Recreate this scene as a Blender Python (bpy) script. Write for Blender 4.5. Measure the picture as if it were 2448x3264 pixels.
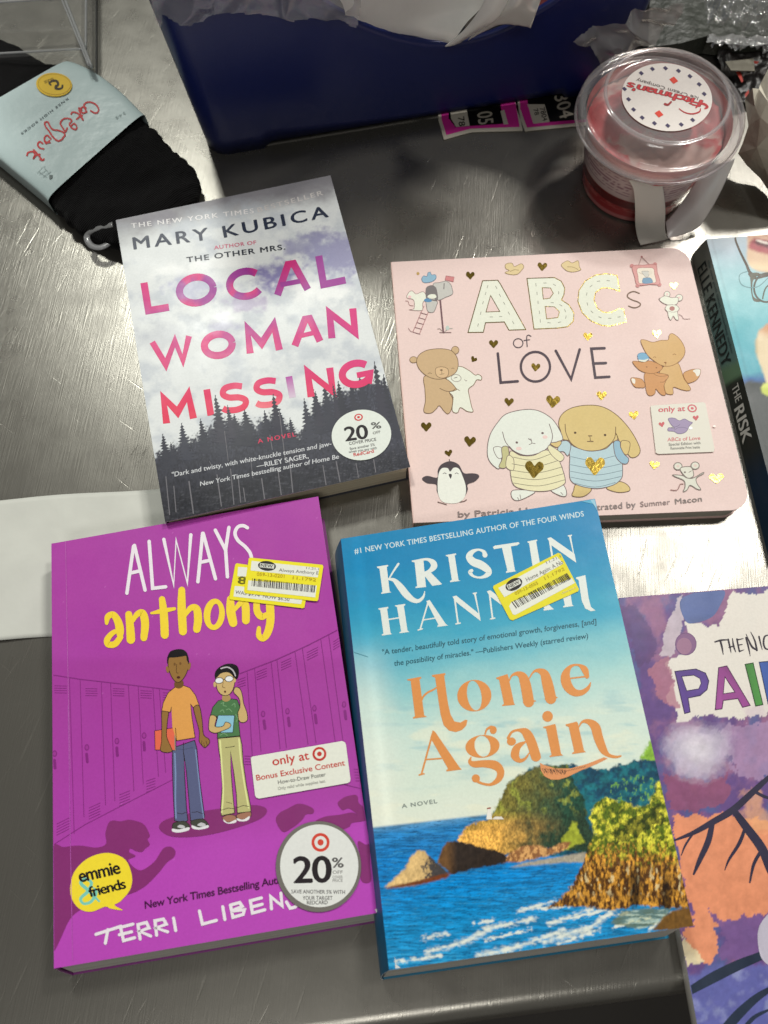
import bpy, math, random
import numpy as np
from mathutils import Vector, Matrix
random.seed(7)
scene = bpy.context.scene
for o in list(bpy.data.objects):
    bpy.data.objects.remove(o)
COL = scene.collection

# ------------------------------------------------------------------ camera
FPX, PITCH, ROLL, CAMH = 2444.743, 0.343517, -0.03836, 0.407084
IW, IH = 2448.0, 3264.0
_c, _s = math.cos(PITCH), math.sin(PITCH)
FWD = np.array([0, _s, -_c]); R0 = np.array([1.0, 0, 0]); U0 = np.cross(R0, FWD)
RGT = math.cos(ROLL) * R0 + math.sin(ROLL) * U0
UPV = -math.sin(ROLL) * R0 + math.cos(ROLL) * U0
camd = bpy.data.cameras.new('camera')
camd.sensor_fit = 'VERTICAL'; camd.sensor_height = 36.0; camd.sensor_width = 27.0
camd.lens = FPX / IH * 36.0
camd.clip_start = 0.01; camd.clip_end = 50
camd.dof.use_dof = True; camd.dof.focus_distance = 0.425; camd.dof.aperture_fstop = 9.0
cam = bpy.data.objects.new('camera', camd); COL.objects.link(cam)
cam.matrix_world = Matrix(((RGT[0], UPV[0], -FWD[0], 0), (RGT[1], UPV[1], -FWD[1], 0),
                           (RGT[2], UPV[2], -FWD[2], CAMH), (0, 0, 0, 1)))
scene.camera = cam

# ------------------------------------------------------------------ light
world = bpy.data.worlds.new('World'); scene.world = world; world.use_nodes = True
WN = world.node_tree.nodes; WL = world.node_tree.links
wbg = WN['Background']; wbg.inputs['Strength'].default_value = 0.16
wtc = WN.new('ShaderNodeTexCoord'); wns = WN.new('ShaderNodeTexNoise'); wrp = WN.new('ShaderNodeValToRGB')
wns.inputs['Scale'].default_value = 2.2; wns.inputs['Detail'].default_value = 1.5
wrp.color_ramp.elements[0].position = 0.36; wrp.color_ramp.elements[0].color = (0.10, 0.085, 0.07, 1)
wrp.color_ramp.elements[1].position = 0.66; wrp.color_ramp.elements[1].color = (1.0, 0.98, 0.92, 1)
WL.new(wtc.outputs['Generated'], wns.inputs['Vector']); WL.new(wns.outputs['Fac'], wrp.inputs['Fac'])
WL.new(wrp.outputs['Color'], wbg.inputs['Color'])
def lamp(name, pos, aim, watts, size, col):
    d = bpy.data.lights.new(name, 'AREA'); d.shape = 'RECTANGLE'; d.size = size[0]; d.size_y = size[1]
    d.energy = watts; d.color = col
    o = bpy.data.objects.new(name, d); COL.objects.link(o); o.location = pos
    o.rotation_euler = (Vector(aim) - Vector(pos)).to_track_quat('-Z', 'Y').to_euler()
    return o
def sky_lamp(sx, sy, h, watts, size, col):
    """ceiling or fill lamp at height h whose light falls on the books along (sx, sy, 1)"""
    return lamp('ceiling_or_fill_lamp', (sx * h, .2 + sy * h, h), (0, .2, 0), watts, size, col)
sky_lamp(.56, .68, 2.2, 31, (.30, .26), (1.0, .975, .92))
sky_lamp(.485, .28, 2.2, 17, (.26, .24), (1.0, .975, .92))
sky_lamp(-.26, .74, 2.3, 33, (.30, .26), (.985, 1.0, .93))
sky_lamp(-.10, -.80, 2.3, 13, (1.0, .5), (1.0, .98, .93))  # unseen fill lamp added at the front to brighten the bin contents
scene.view_settings.view_transform = 'Standard'
scene.view_settings.look = 'None'
scene.view_settings.exposure = 0.0
scene.view_settings.gamma = 1.0
scene.view_settings.use_curve_mapping = False
scene.render.engine = 'CYCLES'
scene.cycles.max_bounces = 10
scene.cycles.transparent_max_bounces = 24
scene.cycles.caustics_reflective = False
scene.cycles.caustics_refractive = False

# ------------------------------------------------------------------ helpers
def unp(px, z=0.0):
    """photo pixels (native) -> world points on the horizontal plane at height z"""
    a = np.asarray(px, float).reshape(-1, 2)
    d = FWD + np.outer((a[:, 0] - IW / 2) / FPX, RGT) - np.outer((a[:, 1] - IH / 2) / FPX, UPV)
    t = (z - CAMH) / d[:, 2]
    return np.array([0, 0, CAMH]) + d * t[:, None]
def proj(P):
    d = np.asarray(P, float).reshape(-1, 3) - np.array([0, 0, CAMH])
    w = d @ FWD
    return np.stack([IW / 2 + FPX * (d @ RGT) / w, IH / 2 - FPX * (d @ UPV) / w], -1)
def L(h):
    h = h.lstrip('#')
    v = np.array([int(h[i:i + 2], 16) / 255 for i in (0, 2, 4)])
    return np.where(v <= .04045, v / 12.92, ((v + .055) / 1.055) ** 2.4)
def lin(r, g, b):
    v = np.array([r, g, b]) / 255.0
    return np.where(v <= .04045, v / 12.92, ((v + .055) / 1.055) ** 2.4)

_rng = np.random.default_rng(5)
_tab = _rng.random((256, 256))
def vnoise(x, y):
    xi = np.floor(x).astype(int); yi = np.floor(y).astype(int); fx = x - xi; fy = y - yi
    fx = fx * fx * (3 - 2 * fx); fy = fy * fy * (3 - 2 * fy)
    g = lambda a, b: _tab[(a) % 256, (b) % 256]
    return (g(xi, yi) * (1 - fx) + g(xi + 1, yi) * fx) * (1 - fy) + (g(xi, yi + 1) * (1 - fx) + g(xi + 1, yi + 1) * fx) * fy
def fbm(x, y, o=4, seed=0):
    s = 0; a = .5; t = 0
    for i in range(o):
        s = s + a * vnoise(x * 2 ** i + 17.3 * seed + 31 * i, y * 2 ** i + 9.1 * seed + 57 * i); t += a; a *= .55
    return s / t
def inpoly(px, py, poly):
    poly = np.asarray(poly, float); r = np.zeros(px.shape, bool); j = len(poly) - 1
    for i in range(len(poly)):
        xi, yi = poly[i]; xj, yj = poly[j]
        c = ((yi > py) != (yj > py)) & (px < (xj - xi) * (py - yi) / ((yj - yi) if yj != yi else 1e-9) + xi)
        r ^= c; j = i
    return r
def softpoly(px, py, poly, r, n=9):
    """polygon mask with a feathered edge"""
    poly = pts(poly) if isinstance(poly, str) else poly; s = inpoly(px, py, poly).astype(float)
    for k in range(n):
        a = 2.4 * k; q = r * math.sqrt((k + .5) / n); s = s + inpoly(px + q * math.cos(a), py + q * math.sin(a), poly)
    return s / (n + 1)
def sm(e0, e1, x):
    t = np.clip((x - e0) / (e1 - e0), 0, 1); return t * t * (3 - 2 * t)
def mixc(a, b, t):
    t = np.asarray(t)[..., None]; return a * (1 - t) + b * t
def pts(s):
    return np.array([[float(v) for v in q.split(',')] for q in s.split()])
def spline(p, closed=False, n=6):
    p = np.asarray(p, float); m = len(p); out = []
    rng = range(m) if closed else range(m - 1)
    for i in rng:
        if closed: p0, p1, p2, p3 = p[(i - 1) % m], p[i], p[(i + 1) % m], p[(i + 2) % m]
        else: p0, p1, p2, p3 = p[max(i - 1, 0)], p[i], p[i + 1], p[min(i + 2, m - 1)]
        for k in range(n):
            t = k / n
            out.append(.5 * (2 * p1 + (p2 - p0) * t + (2 * p0 - 5 * p1 + 4 * p2 - p3) * t ** 2 + (3 * p1 - p0 - 3 * p2 + p3) * t ** 3))
    if not closed: out.append(p[-1])
    return np.array(out)

# ------------------------------------------------------------------ materials
def mat(name, col=(.5, .5, .5), rough=.5, metal=0.0, spec=.5, attr=False, coat=0.0, trans=0.0, alpha=1.0, bump=None, var=None):
    m = bpy.data.materials.new(name); m.use_nodes = True
    N = m.node_tree.nodes; K = m.node_tree.links; b = N['Principled BSDF']
    b.inputs['Base Color'].default_value = (*col, 1); b.inputs['Roughness'].default_value = rough
    b.inputs['Metallic'].default_value = metal; b.inputs['Specular IOR Level'].default_value = spec
    b.inputs['Coat Weight'].default_value = coat; b.inputs['Coat Roughness'].default_value = .12
    b.inputs['Transmission Weight'].default_value = trans; b.inputs['Alpha'].default_value = alpha
    tc = N.new('ShaderNodeTexCoord')
    src = None
    if attr:
        a = N.new('ShaderNodeAttribute'); a.attribute_name = 'Col'; src = a.outputs['Color']
    if var:
        n = N.new('ShaderNodeTexNoise'); n.inputs['Scale'].default_value = var[0]; n.inputs['Detail'].default_value = 5
        K.new(tc.outputs['Object'], n.inputs['Vector'])
        mr = N.new('ShaderNodeMapRange'); mr.inputs[1].default_value = .3; mr.inputs[2].default_value = .7
        mr.inputs[3].default_value = 1 - var[1]; mr.inputs[4].default_value = 1 + var[1]
        K.new(n.outputs['Fac'], mr.inputs[0])
        mx = N.new('ShaderNodeMix'); mx.data_type = 'RGBA'; mx.blend_type = 'MULTIPLY'; mx.inputs[0].default_value = 1
        if src is not None: K.new(src, mx.inputs[6])
        else: mx.inputs[6].default_value = (*col, 1)
        cv = N.new('ShaderNodeCombineColor')
        for i in range(3): K.new(mr.outputs[0], cv.inputs[i])
        K.new(cv.outputs[0], mx.inputs[7]); src = mx.outputs[2]
    if src is not None: K.new(src, b.inputs['Base Color'])
    if bump:
        n = N.new('ShaderNodeTexNoise'); n.inputs['Scale'].default_value = bump[0]; n.inputs['Detail'].default_value = 4
        K.new(tc.outputs['Object'], n.inputs['Vector'])
        bm = N.new('ShaderNodeBump'); bm.inputs['Strength'].default_value = bump[1]; bm.inputs['Distance'].default_value = bump[2]
        K.new(n.outputs['Fac'], bm.inputs['Height']); K.new(bm.outputs[0], b.inputs['Normal'])
    return m
def sheen(m, lo, hi, scale):
    """uneven gloss from handling"""
    N = m.node_tree.nodes; K = m.node_tree.links; b = N['Principled BSDF']
    tc = N.new('ShaderNodeTexCoord'); n = N.new('ShaderNodeTexNoise'); n.inputs['Scale'].default_value = scale; n.inputs['Detail'].default_value = 6; n.inputs['Roughness'].default_value = .65
    r = N.new('ShaderNodeMapRange'); r.inputs[1].default_value = .3; r.inputs[2].default_value = .7; r.inputs[3].default_value = lo; r.inputs[4].default_value = hi
    K.new(tc.outputs['Object'], n.inputs['Vector']); K.new(n.outputs['Fac'], r.inputs[0]); K.new(r.outputs[0], b.inputs['Roughness']); return m
M = {}
M['print'] = mat('printed_card', rough=.42, attr=True, spec=.30, bump=(140, .10, .0006), var=(900, .035))
M['matte_print'] = mat('printed_matte_card', rough=.5, attr=True, spec=.22, bump=(160, .1, .0006), var=(900, .035))
M['sticker'] = mat('sticker_paper', rough=.45, attr=True, spec=.25, var=(700, .03))
M['foil'] = mat('gold_foil', col=(.36, .25, .045), rough=.17, metal=.9, bump=(420, .16, .0006), var=(300, .2))
sheen(M['print'], .26, .52, 22); sheen(M['matte_print'], .36, .6, 22)
M['cardedge'] = mat('card_edge', col=(.62, .58, .5), rough=.7)
def pages_mat(name, c0, c1):
    m = bpy.data.materials.new(name); m.use_nodes = True; N = m.node_tree.nodes; K = m.node_tree.links; b = N['Principled BSDF']
    tc = N.new('ShaderNodeTexCoord'); mp = N.new('ShaderNodeMapping'); mp.inputs['Scale'].default_value = (6, 6, 2600)
    n = N.new('ShaderNodeTexNoise'); n.inputs['Scale'].default_value = 1; n.inputs['Detail'].default_value = 3
    r = N.new('ShaderNodeValToRGB'); r.color_ramp.elements[0].position = .3; r.color_ramp.elements[1].position = .7
    r.color_ramp.elements[0].color = (*c0, 1); r.color_ramp.elements[1].color = (*c1, 1)
    K.new(tc.outputs['Object'], mp.inputs[0]); K.new(mp.outputs[0], n.inputs['Vector']); K.new(n.outputs['Fac'], r.inputs[0]); K.new(r.outputs[0], b.inputs['Base Color'])
    bm = N.new('ShaderNodeBump'); bm.inputs['Strength'].default_value = .6; bm.inputs['Distance'].default_value = .0003
    K.new(n.outputs['Fac'], bm.inputs['Height']); K.new(bm.outputs[0], b.inputs['Normal'])
    b.inputs['Roughness'].default_value = .8; return m
M['pages'] = pages_mat('cream_page_edges', (.46, .39, .27), (.80, .73, .57))
M['pages_grey'] = pages_mat('grey_page_edges', (.40, .38, .33), (.74, .72, .66))
def clear_mat(name, tint, fac, rough=.12, spec=(1, 1, 1), fres=1.45):
    """thin clear plastic: mostly see-through with a little milky body and a glossy skin"""
    m = bpy.data.materials.new(name); m.use_nodes = True; N = m.node_tree.nodes; K = m.node_tree.links
    N.remove(N['Principled BSDF']); out = N['Material Output']
    t = N.new('ShaderNodeBsdfTransparent'); t.inputs[0].default_value = (*tint, 1)
    d = N.new('ShaderNodeBsdfPrincipled'); d.inputs['Base Color'].default_value = (.75, .75, .76, 1); d.inputs['Roughness'].default_value = .4
    g = N.new('ShaderNodeBsdfGlossy'); g.inputs['Roughness'].default_value = rough; g.inputs[0].default_value = (*spec, 1)
    x = N.new('ShaderNodeMixShader'); x.inputs[0].default_value = fac
    K.new(t.outputs[0], x.inputs[1]); K.new(d.outputs[0], x.inputs[2])
    w = N.new('ShaderNodeLayerWeight'); w.inputs['Blend'].default_value = .5
    p = N.new('ShaderNodeMath'); p.operation = 'POWER'; p.inputs[1].default_value = 4.0; K.new(w.outputs['Facing'], p.inputs[0])
    f = N.new('ShaderNodeMath'); f.operation = 'MULTIPLY_ADD'; f.inputs[1].default_value = .75; f.inputs[2].default_value = ((fres - 1) / (fres + 1)) ** 2 * 1.6
    K.new(p.outputs[0], f.inputs[0])
    y = N.new('ShaderNodeMixShader'); K.new(f.outputs[0], y.inputs[0]); K.new(x.outputs[0], y.inputs[1]); K.new(g.outputs[0], y.inputs[2])
    K.new(y.outputs[0], out.inputs[0]); return m

# ------------------------------------------------------------------ objects
def tag(o, label=None, cat=None, group=None, kind=None):
    if label: o['label'] = label
    if cat: o['category'] = cat
    if group: o['group'] = group
    if kind: o['kind'] = kind
    return o
def thing(name, loc, label, cat, group=None):
    o = bpy.data.objects.new(name, None); COL.objects.link(o); o.location = loc; o.empty_display_size = .02
    return tag(o, label, cat, group)
def mesh(name, V, F, mats, parent=None, cols=None, mi=None, smooth=False, label=None, at=None):
    V = np.asarray(V, float).reshape(-1, 3)
    org = np.zeros(3)
    p = parent
    while p is not None: org += np.array(p.location); p = p.parent
    loc = np.zeros(3)
    if at is not None: loc = np.array(at, float) - org; org = org + loc
    me = bpy.data.meshes.new(name); me.from_pydata((V - org).tolist(), [], [list(map(int, f)) for f in F]); 
    for m in (mats if isinstance(mats, (list, tuple)) else [mats]): me.materials.append(m)
    if cols is not None:
        ca = me.color_attributes.new('Col', 'FLOAT_COLOR', 'POINT')
        c4 = np.ones((len(V), 4)); c4[:, :3] = cols; ca.data.foreach_set('color', c4.ravel())
    if mi is not None: me.polygons.foreach_set('material_index', np.asarray(mi, np.int32))
    if smooth: me.polygons.foreach_set('use_smooth', np.ones(len(me.polygons), bool))
    me.update()
    o = bpy.data.objects.new(name, me); COL.objects.link(o); o.location = loc
    if parent is not None: o.parent = parent
    if label: o['label'] = label
    return o
def prism(top, z0, z1, shift=(0, 0)):
    """vertical prism from an outline (n,2/3) between two heights"""
    top = np.asarray(top, float)[:, :2]; n = len(top)
    b = np.c_[top + np.asarray(shift), np.full(n, z0)]; t = np.c_[top, np.full(n, z1)]
    V = np.vstack([b, t]); F = [list(range(n))[::-1], list(range(n, 2 * n))]
    F += [[i, (i + 1) % n, n + (i + 1) % n, n + i] for i in range(n)]
    return V, F
def join(*vf):
    V = []; F = []; k = 0
    for v, f in vf:
        V.append(np.asarray(v)); F += [[i + k for i in q] for q in f]; k += len(v)
    return np.vstack(V), F
def ccw(P):
    P = np.asarray(P, float); x, y = P[:, 0], P[:, 1]
    return P if np.sum(x * np.roll(y, -1) - np.roll(x, -1) * y) > 0 else P[::-1]
def lathe(prof, c, n=64):
    """profile [(r,z)...] around a vertical axis through c"""
    V = []; F = []; m = len(prof)
    for i in range(n):
        a = 2 * math.pi * i / n
        for r, z in prof: V.append((c[0] + r * math.cos(a), c[1] + r * math.sin(a), z))
    for i in range(n):
        for j in range(m - 1):
            F.append([i * m + j, ((i + 1) % n) * m + j, ((i + 1) % n) * m + j + 1, i * m + j + 1])
    return np.array(V), F
def tube(path, r, n=8, flat=1.0):
    path = np.asarray(path, float); V = []; F = []
    for i, p in enumerate(path):
        t = path[min(i + 1, len(path) - 1)] - path[max(i - 1, 0)]; t /= np.linalg.norm(t) + 1e-12
        a = np.cross(t, [0, 0, 1.0]); a = a / (np.linalg.norm(a) + 1e-12) if np.linalg.norm(a) > 1e-6 else np.array([1.0, 0, 0])
        b = np.cross(a, t)
        for k in range(n):
            q = 2 * math.pi * k / n; V.append(p + r * (math.cos(q) * a + flat * math.sin(q) * b))
    m = len(path)
    for i in range(m - 1):
        for k in range(n): F.append([i * n + k, i * n + (k + 1) % n, (i + 1) * n + (k + 1) % n, (i + 1) * n + k])
    F.append(list(range(n))[::-1]); F.append([(m - 1) * n + k for k in range(n)])
    return np.array(V), F
def solidify(o, t, off=-1):
    m = o.modifiers.new('Solidify', 'SOLIDIFY'); m.thickness = t; m.offset = off; return o

# ------------------------------------------------------------------ printed artwork (thin ink layers on a card)
_txt = {}
def text_mesh(s, track=1.0):
    if (s, track) in _txt: return _txt[(s, track)]
    c = bpy.data.curves.new('lettering', 'FONT'); c.body = s; c.resolution_u = 4; c.space_character = track
    o = bpy.data.objects.new('lettering', c); COL.objects.link(o)
    dg = bpy.context.evaluated_depsgraph_get(); me = bpy.data.meshes.new_from_object(o.evaluated_get(dg))
    V = np.array([v.co[:2] for v in me.vertices]).reshape(-1, 2); F = [list(p.vertices) for p in me.polygons]
    bpy.data.objects.remove(o); bpy.data.curves.remove(c); bpy.data.meshes.remove(me)
    if len(V): V[:, 0] -= V[:, 0].min()
    w = V[:, 0].max() if len(V) else 1
    _txt[(s, track)] = (V, F, w); return _txt[(s, track)]
CAPH = 0.682     # cap height of the built-in font
class Art:
    def __init__(self, z, dz=1.0e-6):
        self.z = z; self.k = 0; self.dz = dz; self.c = (0, 0, 1)
        self.V = []; self.F = []; self.C = []; self.MI = []; self.n = 0; self.zf = None; self.m = 0; self.clip = None
    def map(self, p):
        """crop pixels -> world xy on the print plane"""
        p = np.asarray(p, float).reshape(-1, 2); q = p / self.c[2] + np.array(self.c[:2])
        return unp(q, self.z)[:, :2]
    def add(self, P2, F, col, cr=None, ramp=1.5e-7):
        n = len(P2); self.k += 1
        if self.clip is not None: P2 = self.clamp(P2)
        z = self.z + self.k * self.dz + 1e-4
        zz = np.full(n, z) 
        if callable(col):
            q = proj(np.c_[P2, np.full(n, self.z)]); q = (q - np.array(self.c[:2])) * self.c[2]; cc = col(q[:, 0], q[:, 1])
        else: cc = np.tile(np.asarray(col, float), (n, 1))
        if ramp: zz = zz + np.arange(n) * 1e-9
        if self.zf is not None: zz = self.zf(P2[:, 0], P2[:, 1]) + (zz - self.z)
        self.V.append(np.c_[P2, zz]); self.F += [[i + self.n for i in f] for f in F]; self.C.append(cc)
        self.MI += [self.m] * len(F); self.n += n
    def clamp(self, P):
        """keep ink on the card (clip = TL,TR,BR,BL)"""
        q = np.asarray(self.clip, float)[:, :2]; P = P.copy(); cen = q.mean(0)
        for i in range(4):
            a, b = q[i], q[(i + 1) % 4]; d = (b - a) / np.linalg.norm(b - a); nn = np.array([-d[1], d[0]])
            if (cen - a) @ nn < 0: nn = -nn
            s = (P - a) @ nn; P = P + np.outer(np.maximum(.0003 - s, 0), nn)
        return P
    def fill(self, p, col, smooth=True, n=6):
        p = pts(p) if isinstance(p, str) else np.asarray(p, float)
        if smooth: p = spline(p, True, n)
        P = ccw(self.map(p)); self.add(P, [list(range(len(P)))], col)
    def line(self, p, w, col, smooth=False, closed=False, cap=True, n=6):
        """stroke; points 'x,y' or 'x,y,w' (w per point, crop px)"""
        p = pts(p) if isinstance(p, str) else np.asarray(p, float)
        if p.shape[1] == 2: p = np.c_[p, np.full(len(p), w)]
        if smooth: p = spline(p, closed, n)
        if closed: p = np.vstack([p, p[:2]])
        xy = p[:, :2]; hw = np.maximum(p[:, 2], .5) / 2; m = len(xy)
        seg = np.diff(xy, axis=0); ln = np.linalg.norm(seg, axis=1, keepdims=True); ln[ln == 0] = 1e-6; seg = seg / ln
        nr = np.c_[-seg[:, 1], seg[:, 0]]
        N = np.zeros((m, 2)); N[0] = nr[0]; N[-1] = nr[-1]
        for i in range(1, m - 1):
            a = nr[i - 1] + nr[i]; d = np.linalg.norm(a)
            if d < 1e-3: N[i] = nr[i]; continue
            a /= d; k = max(a @ nr[i], .45); N[i] = a / k
        Lf = xy + N * hw[:, None]; Rt = xy - N * hw[:, None]
        if cap and not closed:
            th = np.radians([30, 60, 84])
            a0 = [(xy[0] - seg[0] * hw[0] * math.sin(t), nr[0] * hw[0] * math.cos(t)) for t in th]
            a1 = [(xy[-1] + seg[-1] * hw[-1] * math.sin(t), nr[-1] * hw[-1] * math.cos(t)) for t in th]
            Lf = np.vstack([[q + r for q, r in a0[::-1]], Lf, [q + r for q, r in a1]])
            Rt = np.vstack([[q - r for q, r in a0[::-1]], Rt, [q - r for q, r in a1]])
        m = len(Lf); P = np.empty((2 * m, 2)); P[0::2] = Lf; P[1::2] = Rt
        F = [[2 * i, 2 * i + 2, 2 * i + 3, 2 * i + 1] for i in range(m - 1)]
        P2 = self.map(P)
        a, b, c = P2[F[0][0]], P2[F[0][1]], P2[F[0][2]]
        if (b - a)[0] * (c - a)[1] - (b - a)[1] * (c - a)[0] < 0: F = [f[::-1] for f in F]
        self.add(P2, F, col)
    def shape(self, p, col, ocol, ow, smooth=True):
        self.fill(p, col, smooth); self.line(p, ow, ocol, smooth, closed=True)
    def ell(self, c, rx, ry, rot=0, n=36):
        a = np.linspace(0, 2 * math.pi, n, endpoint=False); r = math.radians(rot)
        x, y = rx * np.cos(a), ry * np.sin(a)
        return np.c_[c[0] + x * math.cos(r) - y * math.sin(r), c[1] + x * math.sin(r) + y * math.cos(r)]
    def disc(self, c, rx, ry, col, rot=0, n=36): self.fill(self.ell(c, rx, ry, rot, n), col, False)
    def ring(self, o, i, col):
        """band between two loops with the same number of points"""
        n = len(o); P = self.map(np.vstack([o, i]))
        F = [[k, (k + 1) % n, n + (k + 1) % n, n + k] for k in range(n)]
        a, b, c = P[F[0][0]], P[F[0][1]], P[F[0][2]]
        if (b - a)[0] * (c - a)[1] - (b - a)[1] * (c - a)[0] < 0: F = [f[::-1] for f in F]
        self.add(P, F, col)
    def bull(self, c, r, red, white, ry=None, rot=0):
        """red ring-and-dot roundel"""
        ry = ry or r
        self.disc(c, r, ry, red, rot); self.disc(c, r * .68, ry * .68, white, rot); self.disc(c, r * .34, ry * .34, red, rot)
    def text(self, s, p0, p1, h, col, bold=0.0, track=1.0, up=None, skew=0.0):
        """lettering along p0->p1 (baseline, crop px) with cap height h (crop px)"""
        V, F, w = text_mesh(s, track)
        if not len(V): return
        p0 = np.array(p0, float); p1 = np.array(p1, float); ex = (p1 - p0) / w
        d = (p1 - p0) / np.linalg.norm(p1 - p0)
        u = np.array([d[1], -d[0]]) if up is None else np.array(up, float) / np.linalg.norm(up)
        ey = u * h / CAPH
        for dx, dy in ([(0, 0)] if not bold else [(-bold, 0), (bold, 0), (0, bold * .7), (0, -bold * .7)]):
            Q = p0 + np.outer(V[:, 0] + dx + skew * V[:, 1], ex) + np.outer(V[:, 1] + dy, ey)
            P2 = self.map(Q); ff = F
            f0 = F[0]; a, b, c = P2[f0[0]], P2[f0[1]], P2[f0[2]]
            if (b - a)[0] * (c - a)[1] - (b - a)[1] * (c - a)[0] < 0: ff = [f[::-1] for f in F]
            self.add(P2, ff, col, ramp=0)
    def heart(self, c, r, col, rot=0, sx=1.0):
        p = np.array([(0, .95), (-.55, .4), (-1.0, -.15), (-.85, -.7), (-.4, -.8), (0, -.4), (.4, -.8), (.85, -.7), (1.0, -.15), (.55, .4)])
        p = np.array([(0, .95), (-.5, .45), (-.98, -.1), (-.9, -.62), (-.45, -.78), (-.05, -.36), (.05, -.36), (.45, -.78), (.9, -.62), (.98, -.1), (.5, .45)])
        a = math.radians(rot); x = p[:, 0] * r * sx; y = p[:, 1] * r
        self.fill(np.c_[c[0] + x * math.cos(a) - y * math.sin(a), c[1] + x * math.sin(a) + y * math.cos(a)], col, True, 4)
    def grid(self, q, nx, ny, fn):
        """colour sheet over a world quad q (TL,TR,BR,BL; xy); fn(px,py native)->rgb"""
        u, v = np.meshgrid(np.linspace(0, 1, nx), np.linspace(0, 1, ny))
        q = np.asarray(q)[:, :2]
        P = (q[0] * ((1 - u) * (1 - v))[..., None] + q[1] * (u * (1 - v))[..., None] + q[2] * (u * v)[..., None] + q[3] * ((1 - u) * v)[..., None]).reshape(-1, 2)
        px = proj(np.c_[P, np.full(len(P), self.z)])
        cc = fn(px[:, 0], px[:, 1])
        i = np.arange(nx * ny).reshape(ny, nx)
        F = np.stack([i[1:, :-1], i[1:, 1:], i[:-1, 1:], i[:-1, :-1]], -1).reshape(-1, 4)
        self.k += 1
        self.V.append(np.c_[P, np.full(len(P), self.z + 5e-5)]); self.F += (F + self.n).tolist(); self.C.append(cc)
        self.MI += [self.m] * len(F); self.n += len(P)
    def sheet(self, outline, t, col, edge=None):
        """the card itself: an outline (world xy) of thickness t below the print plane"""
        V, F = prism(ccw(outline), self.z - t, self.z)
        n = len(V); c = np.tile(np.asarray(col, float), (n, 1))
        if edge is not None: c[:n // 2] = edge
        self.V.append(V); self.F += [[i + self.n for i in f] for f in F]; self.C.append(c); self.MI += [self.m] * len(F); self.n += n
    def build(self, name, mats, parent, label=None):
        return mesh(name, np.vstack(self.V), self.F, mats, parent, np.vstack(self.C), self.MI, label=label)

def quad(px, z): return unp(px, z)
def inset(q, l, t, r, b):
    """shrink a quad TL,TR,BR,BL by metres on left, top, right, bottom"""
    q = np.asarray(q, float)[:, :2]; ux = q[1] - q[0]; ux /= np.linalg.norm(ux); uy = q[0] - q[3]; uy /= np.linalg.norm(uy)
    return np.array([q[0] + ux * l - uy * t, q[1] - ux * r - uy * t, q[2] - ux * r + uy * b, q[3] + ux * l + uy * b])
def book_body(root, q, t, cover_t, pages, spine_col, back_col, shear=(0, 0), ins=(.0006, .0012, .0018, .0012), spine=True, round_spine=0.0):
    """page block, back cover and spine below a cover quad q"""
    qq = np.asarray(q)[:, :2]; sh = np.asarray(shear, float)
    b = inset(qq, *ins); V, F = prism(ccw(b), .0006, t - cover_t - .00005, sh)
    mesh('page_block', V, F, pages, root)
    V, F = prism(ccw(inset(qq, .0002, .0002, .0004, .0002) + sh), .0001, .0005)
    mesh('back_cover', V, F, mat('back_cover_card', back_col, .4), root)
    if spine:
        ux = qq[1] - qq[0]; ux /= np.linalg.norm(ux); V = []; F = []; n = 9
        for k in range(n):
            f = k / (n - 1); z = .0001 + f * (t - .0002); o = round_spine * math.sin(math.pi * f)
            for e in (qq[0], qq[3]):
                V.append((*(e + sh * (1 - f) - ux * o), z))
            for e in (qq[0], qq[3]):
                V.append((*(e + sh * (1 - f) - ux * (o - .0005)), z))
        for k in range(n - 1):
            a = 4 * k; c = a + 4
            F += [[a, a + 1, c + 1, c], [a + 3, a + 2, c + 2, c + 3], [a + 2, a, c, c + 2], [a + 1, a + 3, c + 3, c + 1]]
        F += [[0, 2, 3, 1], [4 * n - 4, 4 * n - 3, 4 * n - 1, 4 * n - 2]]
        mesh('spine', V, F, mat('spine_card', spine_col, .35), root)
def round_sticker(root, art_fn, c_crop, ctr, rx, ry, rot, z, name, label, col, edge=None):
    a = Art(z); a.c = c_crop
    o = a.map(a.ell(ctr, rx, ry, rot, 48)); a.sheet(o, .00012, col)
    art_fn(a); return a.build(name, M['sticker'], root, label)

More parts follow.
